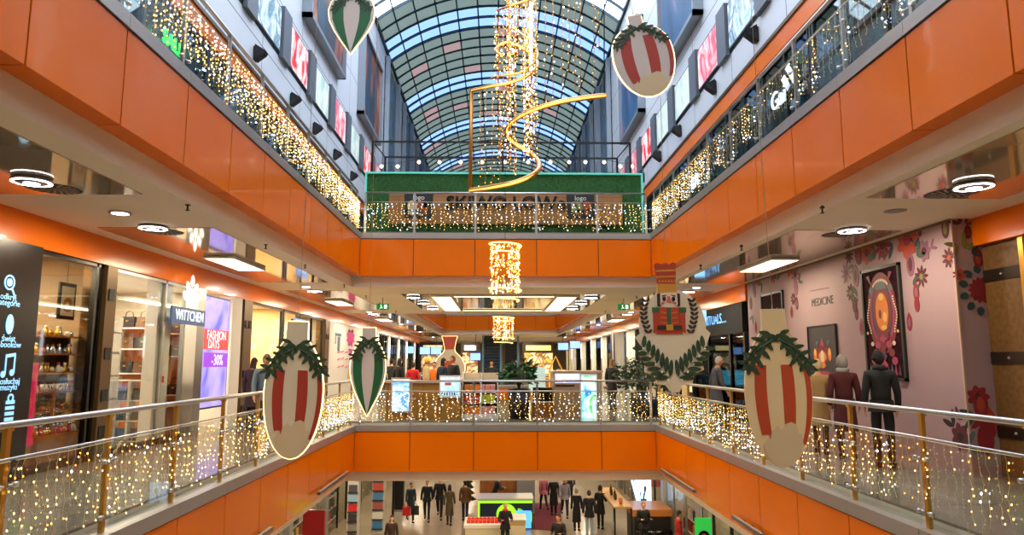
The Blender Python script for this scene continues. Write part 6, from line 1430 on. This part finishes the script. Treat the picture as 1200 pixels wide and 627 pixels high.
# white stalls in front with red goods
a, b = at(545, 627, Y=27.2), at(591, 627, Y=27.2); z = at(565, 615, Y=27.2).z - G
t = thing('market_stall', 'white market stall with a bed of red goods at the lower edge', 'stall', ((a.x + b.x) / 2, 27.2, G)); w_ = (b.x - a.x) / 2; MB().box((-w_, 0, 0), (w_, 1.3, z - .12)).build('body', mat('stall_cream', '#d4cba8', .5), t); MB().box((-w_ - .05, -.05, z - .12), (w_ + .05, 1.35, z)).build('tray', WHITE, t)
for i in range(20):
    g = MB().box((-.07, -.07, 0), (.07, .07, .1)); g.box((-.03, -.075, .1), (.03, .075, .115)); g = g.build('gift_box', mat('gift_red', '#cf3016', .5), None, ((a.x + b.x) / 2 - w_ + .12 + (i % 10) * .15, 27.2 + .3 + (i // 10) * .45, G + z)); tag(g, 'small red gift box on the white market stall, %s row, %s place' % (ORD[i // 10], ORD[i % 10]), 'box', 'red gift boxes on the white market stall')
a, b = at(596, 627, Y=27.6), at(616, 627, Y=27.6); z = at(605, 610, Y=27.6).z - G
t = thing('market_stall', 'pale yellow raised stall cabinet beside the red goods stall', 'stall', ((a.x + b.x) / 2, 27.6, G)); w_ = (b.x - a.x) / 2; MB().box((-w_, 0, 0), (w_, 1., z - .2)).build('body', mat('stall_cream', '#d4cba8', .5), t); MB().box((-w_, 0.02, z - .2), (w_, 1., z)).build('drawer', mat('stall_tan', '#c2ad7a', .5), t); MB().box((-w_ - .03, -.03, z), (w_ + .03, 1.03, z + .04)).build('top', WHITE, t)
cp = thing('carpet', 'dark red carpet strip on the ground floor', 'carpet', (0, 0, G)); a, b, c, d = gp_(626, 620), gp_(655, 622), gp_(656, 590), gp_(627, 590); m = MB(); m.prism([(a.x, a.y), (b.x, b.y), (c.x, c.y), (d.x, d.y)], (0, 0, .002), (1, 0, 0), (0, 1, 0), (0, 0, .012)); m.build('pile', mat('carpet_red', '#6a1c22', .9), cp, fix=True)
m = MB(); m.prism([(a.x - .08, a.y - .08), (b.x + .08, b.y - .08), (c.x + .08, c.y + .08), (d.x - .08, d.y + .08)], (0, 0, .001), (1, 0, 0), (0, 1, 0), (0, 0, .008)); m.build('border', mat('carpet_border', '#4a1418', .9), cp, fix=True)
# tall wooden table and sofa stall
p = gp_(731, 640); t = thing('tall_table', 'tall narrow wooden table with a dark frame on the ground floor', 'table', (p.x, p.y, G)); zz = at(730, 594, Y=p.y).z - G
MB().box((-.35, 0, zz - .06), (.35, 4.2, zz)).build('tabletop', mat('table_oak', '#b8863c', .4), t)
for x in (-.32, .32):
    for y in (.03, 4.15): MB().box((x - .03, y - .03, 0), (x + .03, y + .03, zz - .06)).build('leg', DARK, t)
k_ = thing('orange_cup', 'small orange cup on the tall wooden table', 'cup', (p.x, p.y + .5, G + zz)); MB().lathe([(.06, 0), (.08, .22), (.07, .22), (.05, .02), (0, .02)], n=14).build('body', mat('cup_orange', '#b8602a', .4), k_)
for i in range(4): 
    v = MB().lathe([(.05, 0), (.05, .2), (.02, .26), (.02, .34), (0, .34)], n=10).build('bottle', mat('bottle_dark', '#3a2c1e', .3), None, (p.x - .05 + .05 * (i % 2), p.y + 1.4 + .5 * i, G + zz)); tag(v, 'dark bottle on the tall wooden table, %s from the orange cup' % ORD[i], 'bottle', 'bottles on the tall table')
p = gp_(776, 640); p.x = min(p.x, 5.85); t = thing('sofa_stall', 'brown topped dark stall with rounded front on the ground floor', 'stall', (p.x, p.y, G)); zz = at(780, 597, Y=p.y).z - G
MB().box((-.62, 0, 0), (.75, 1.6, zz - .25)).build('body', mat('stall_black', '#14120f', .5), t); MB().box((-.7, -.06, zz - .25), (.82, 1.7, zz)).build('worktop', mat('table_brown', '#a8682a', .4), t); MB().tube([(-.6, -.1, .5), (.1, -.2, .5), (.75, -.1, .5)], .14, 10).build('front_roll', BLACK, t)
# clothes: red garments on a rail and blue-white lit display, green shop sign
p = at(752, 575, Y=30); t = thing('lit_display', 'blue-white glowing branching display at the far ground floor shop', 'display', (p.x, 30, G)); m = MB()
for i in range(16): x = RND.uniform(-.42, .42); m.tube([(x, 0, 3.3 - RND.uniform(0, .4)), (x + RND.uniform(-.2, .2), 0, 2.6), (x * .5 + RND.uniform(-.1, .1), 0, RND.uniform(1., 2.2))], .05, 5)
m.cyl((.3, 0, 0), (.3, 0, 2.6), .1); m.build('glowing_branch', mat('ice_blue', '#dff2ff', emit='#a8d8ff', es=1.4), t); MB().box((-.45, -.15, 0), (.45, .2, .08)).build('foot', WHITE, t)
p = at(777, 585, Y=33); t = thing('clothes_rail', 'ground floor clothes rail with red garments', 'rail', (p.x, 33, G)); MB().tube([(-.9, 0, 0), (-.9, 0, 2.4), (.9, 0, 2.4), (.9, 0, 0)], .025, 6).build('frame', DARK, t)
for i in range(8):
    g = thing('garment', 'red garment on the ground floor rail, %s from the glowing display' % ORD[i], 'garment', (p.x - .75 + i * .21, 33, G + 2.38)); MB().add([(-.06, -.22, -.05), (.06, -.22, -.05), (.07, -.2, -1.1), (-.07, -.2, -1.1), (-.05, .22, -.06), (.05, .22, -.06), (.07, .2, -1.15), (-.07, .2, -1.15)], [(0, 1, 2, 3), (7, 6, 5, 4), (0, 4, 5, 1), (1, 5, 6, 2), (2, 6, 7, 3), (3, 7, 4, 0)]).build('cloth', mat('garment_red', '#a3141c', .7), g, fix=True); MB().tube([(0, -.2, -.05), (0, 0, .02), (0, .2, -.05)], .01, 5).build('hanger', DARK, g)
a, b = at(816, 607, Y=21.5), at(832, 627, Y=21.5); t = thing('green_sign', 'green hanging sign with a white round emblem at the ground floor shops', 'sign', ((a.x + b.x) / 2, 21.5, G)); w_ = .3; zt = a.z - G; MB().box((-.24, -.05, zt - .85), (.24, .05, zt)).build('panel', mat('sign_green2', '#1f9a3c', emit='#1c9a38', es=.5), t); m = MB(); m.lathe([(0, 0), (.17, 0)], n=22); o = m.build('round_emblem', mat('emblem_white', '#f2f2f2', .5), t, (0, -.056, zt - .52)); o.rotation_euler = (PI / 2, 0, 0)
MB().cyl((0, 0, zt), (0, 0, FH - 1.58), .015, n=6).build('rod', DARK, t); MB().box((-.05, -.065, zt - .6), (.05, -.057, zt - .44)).build('red_mark', mat('mark_red', '#c0281c', .5), t)
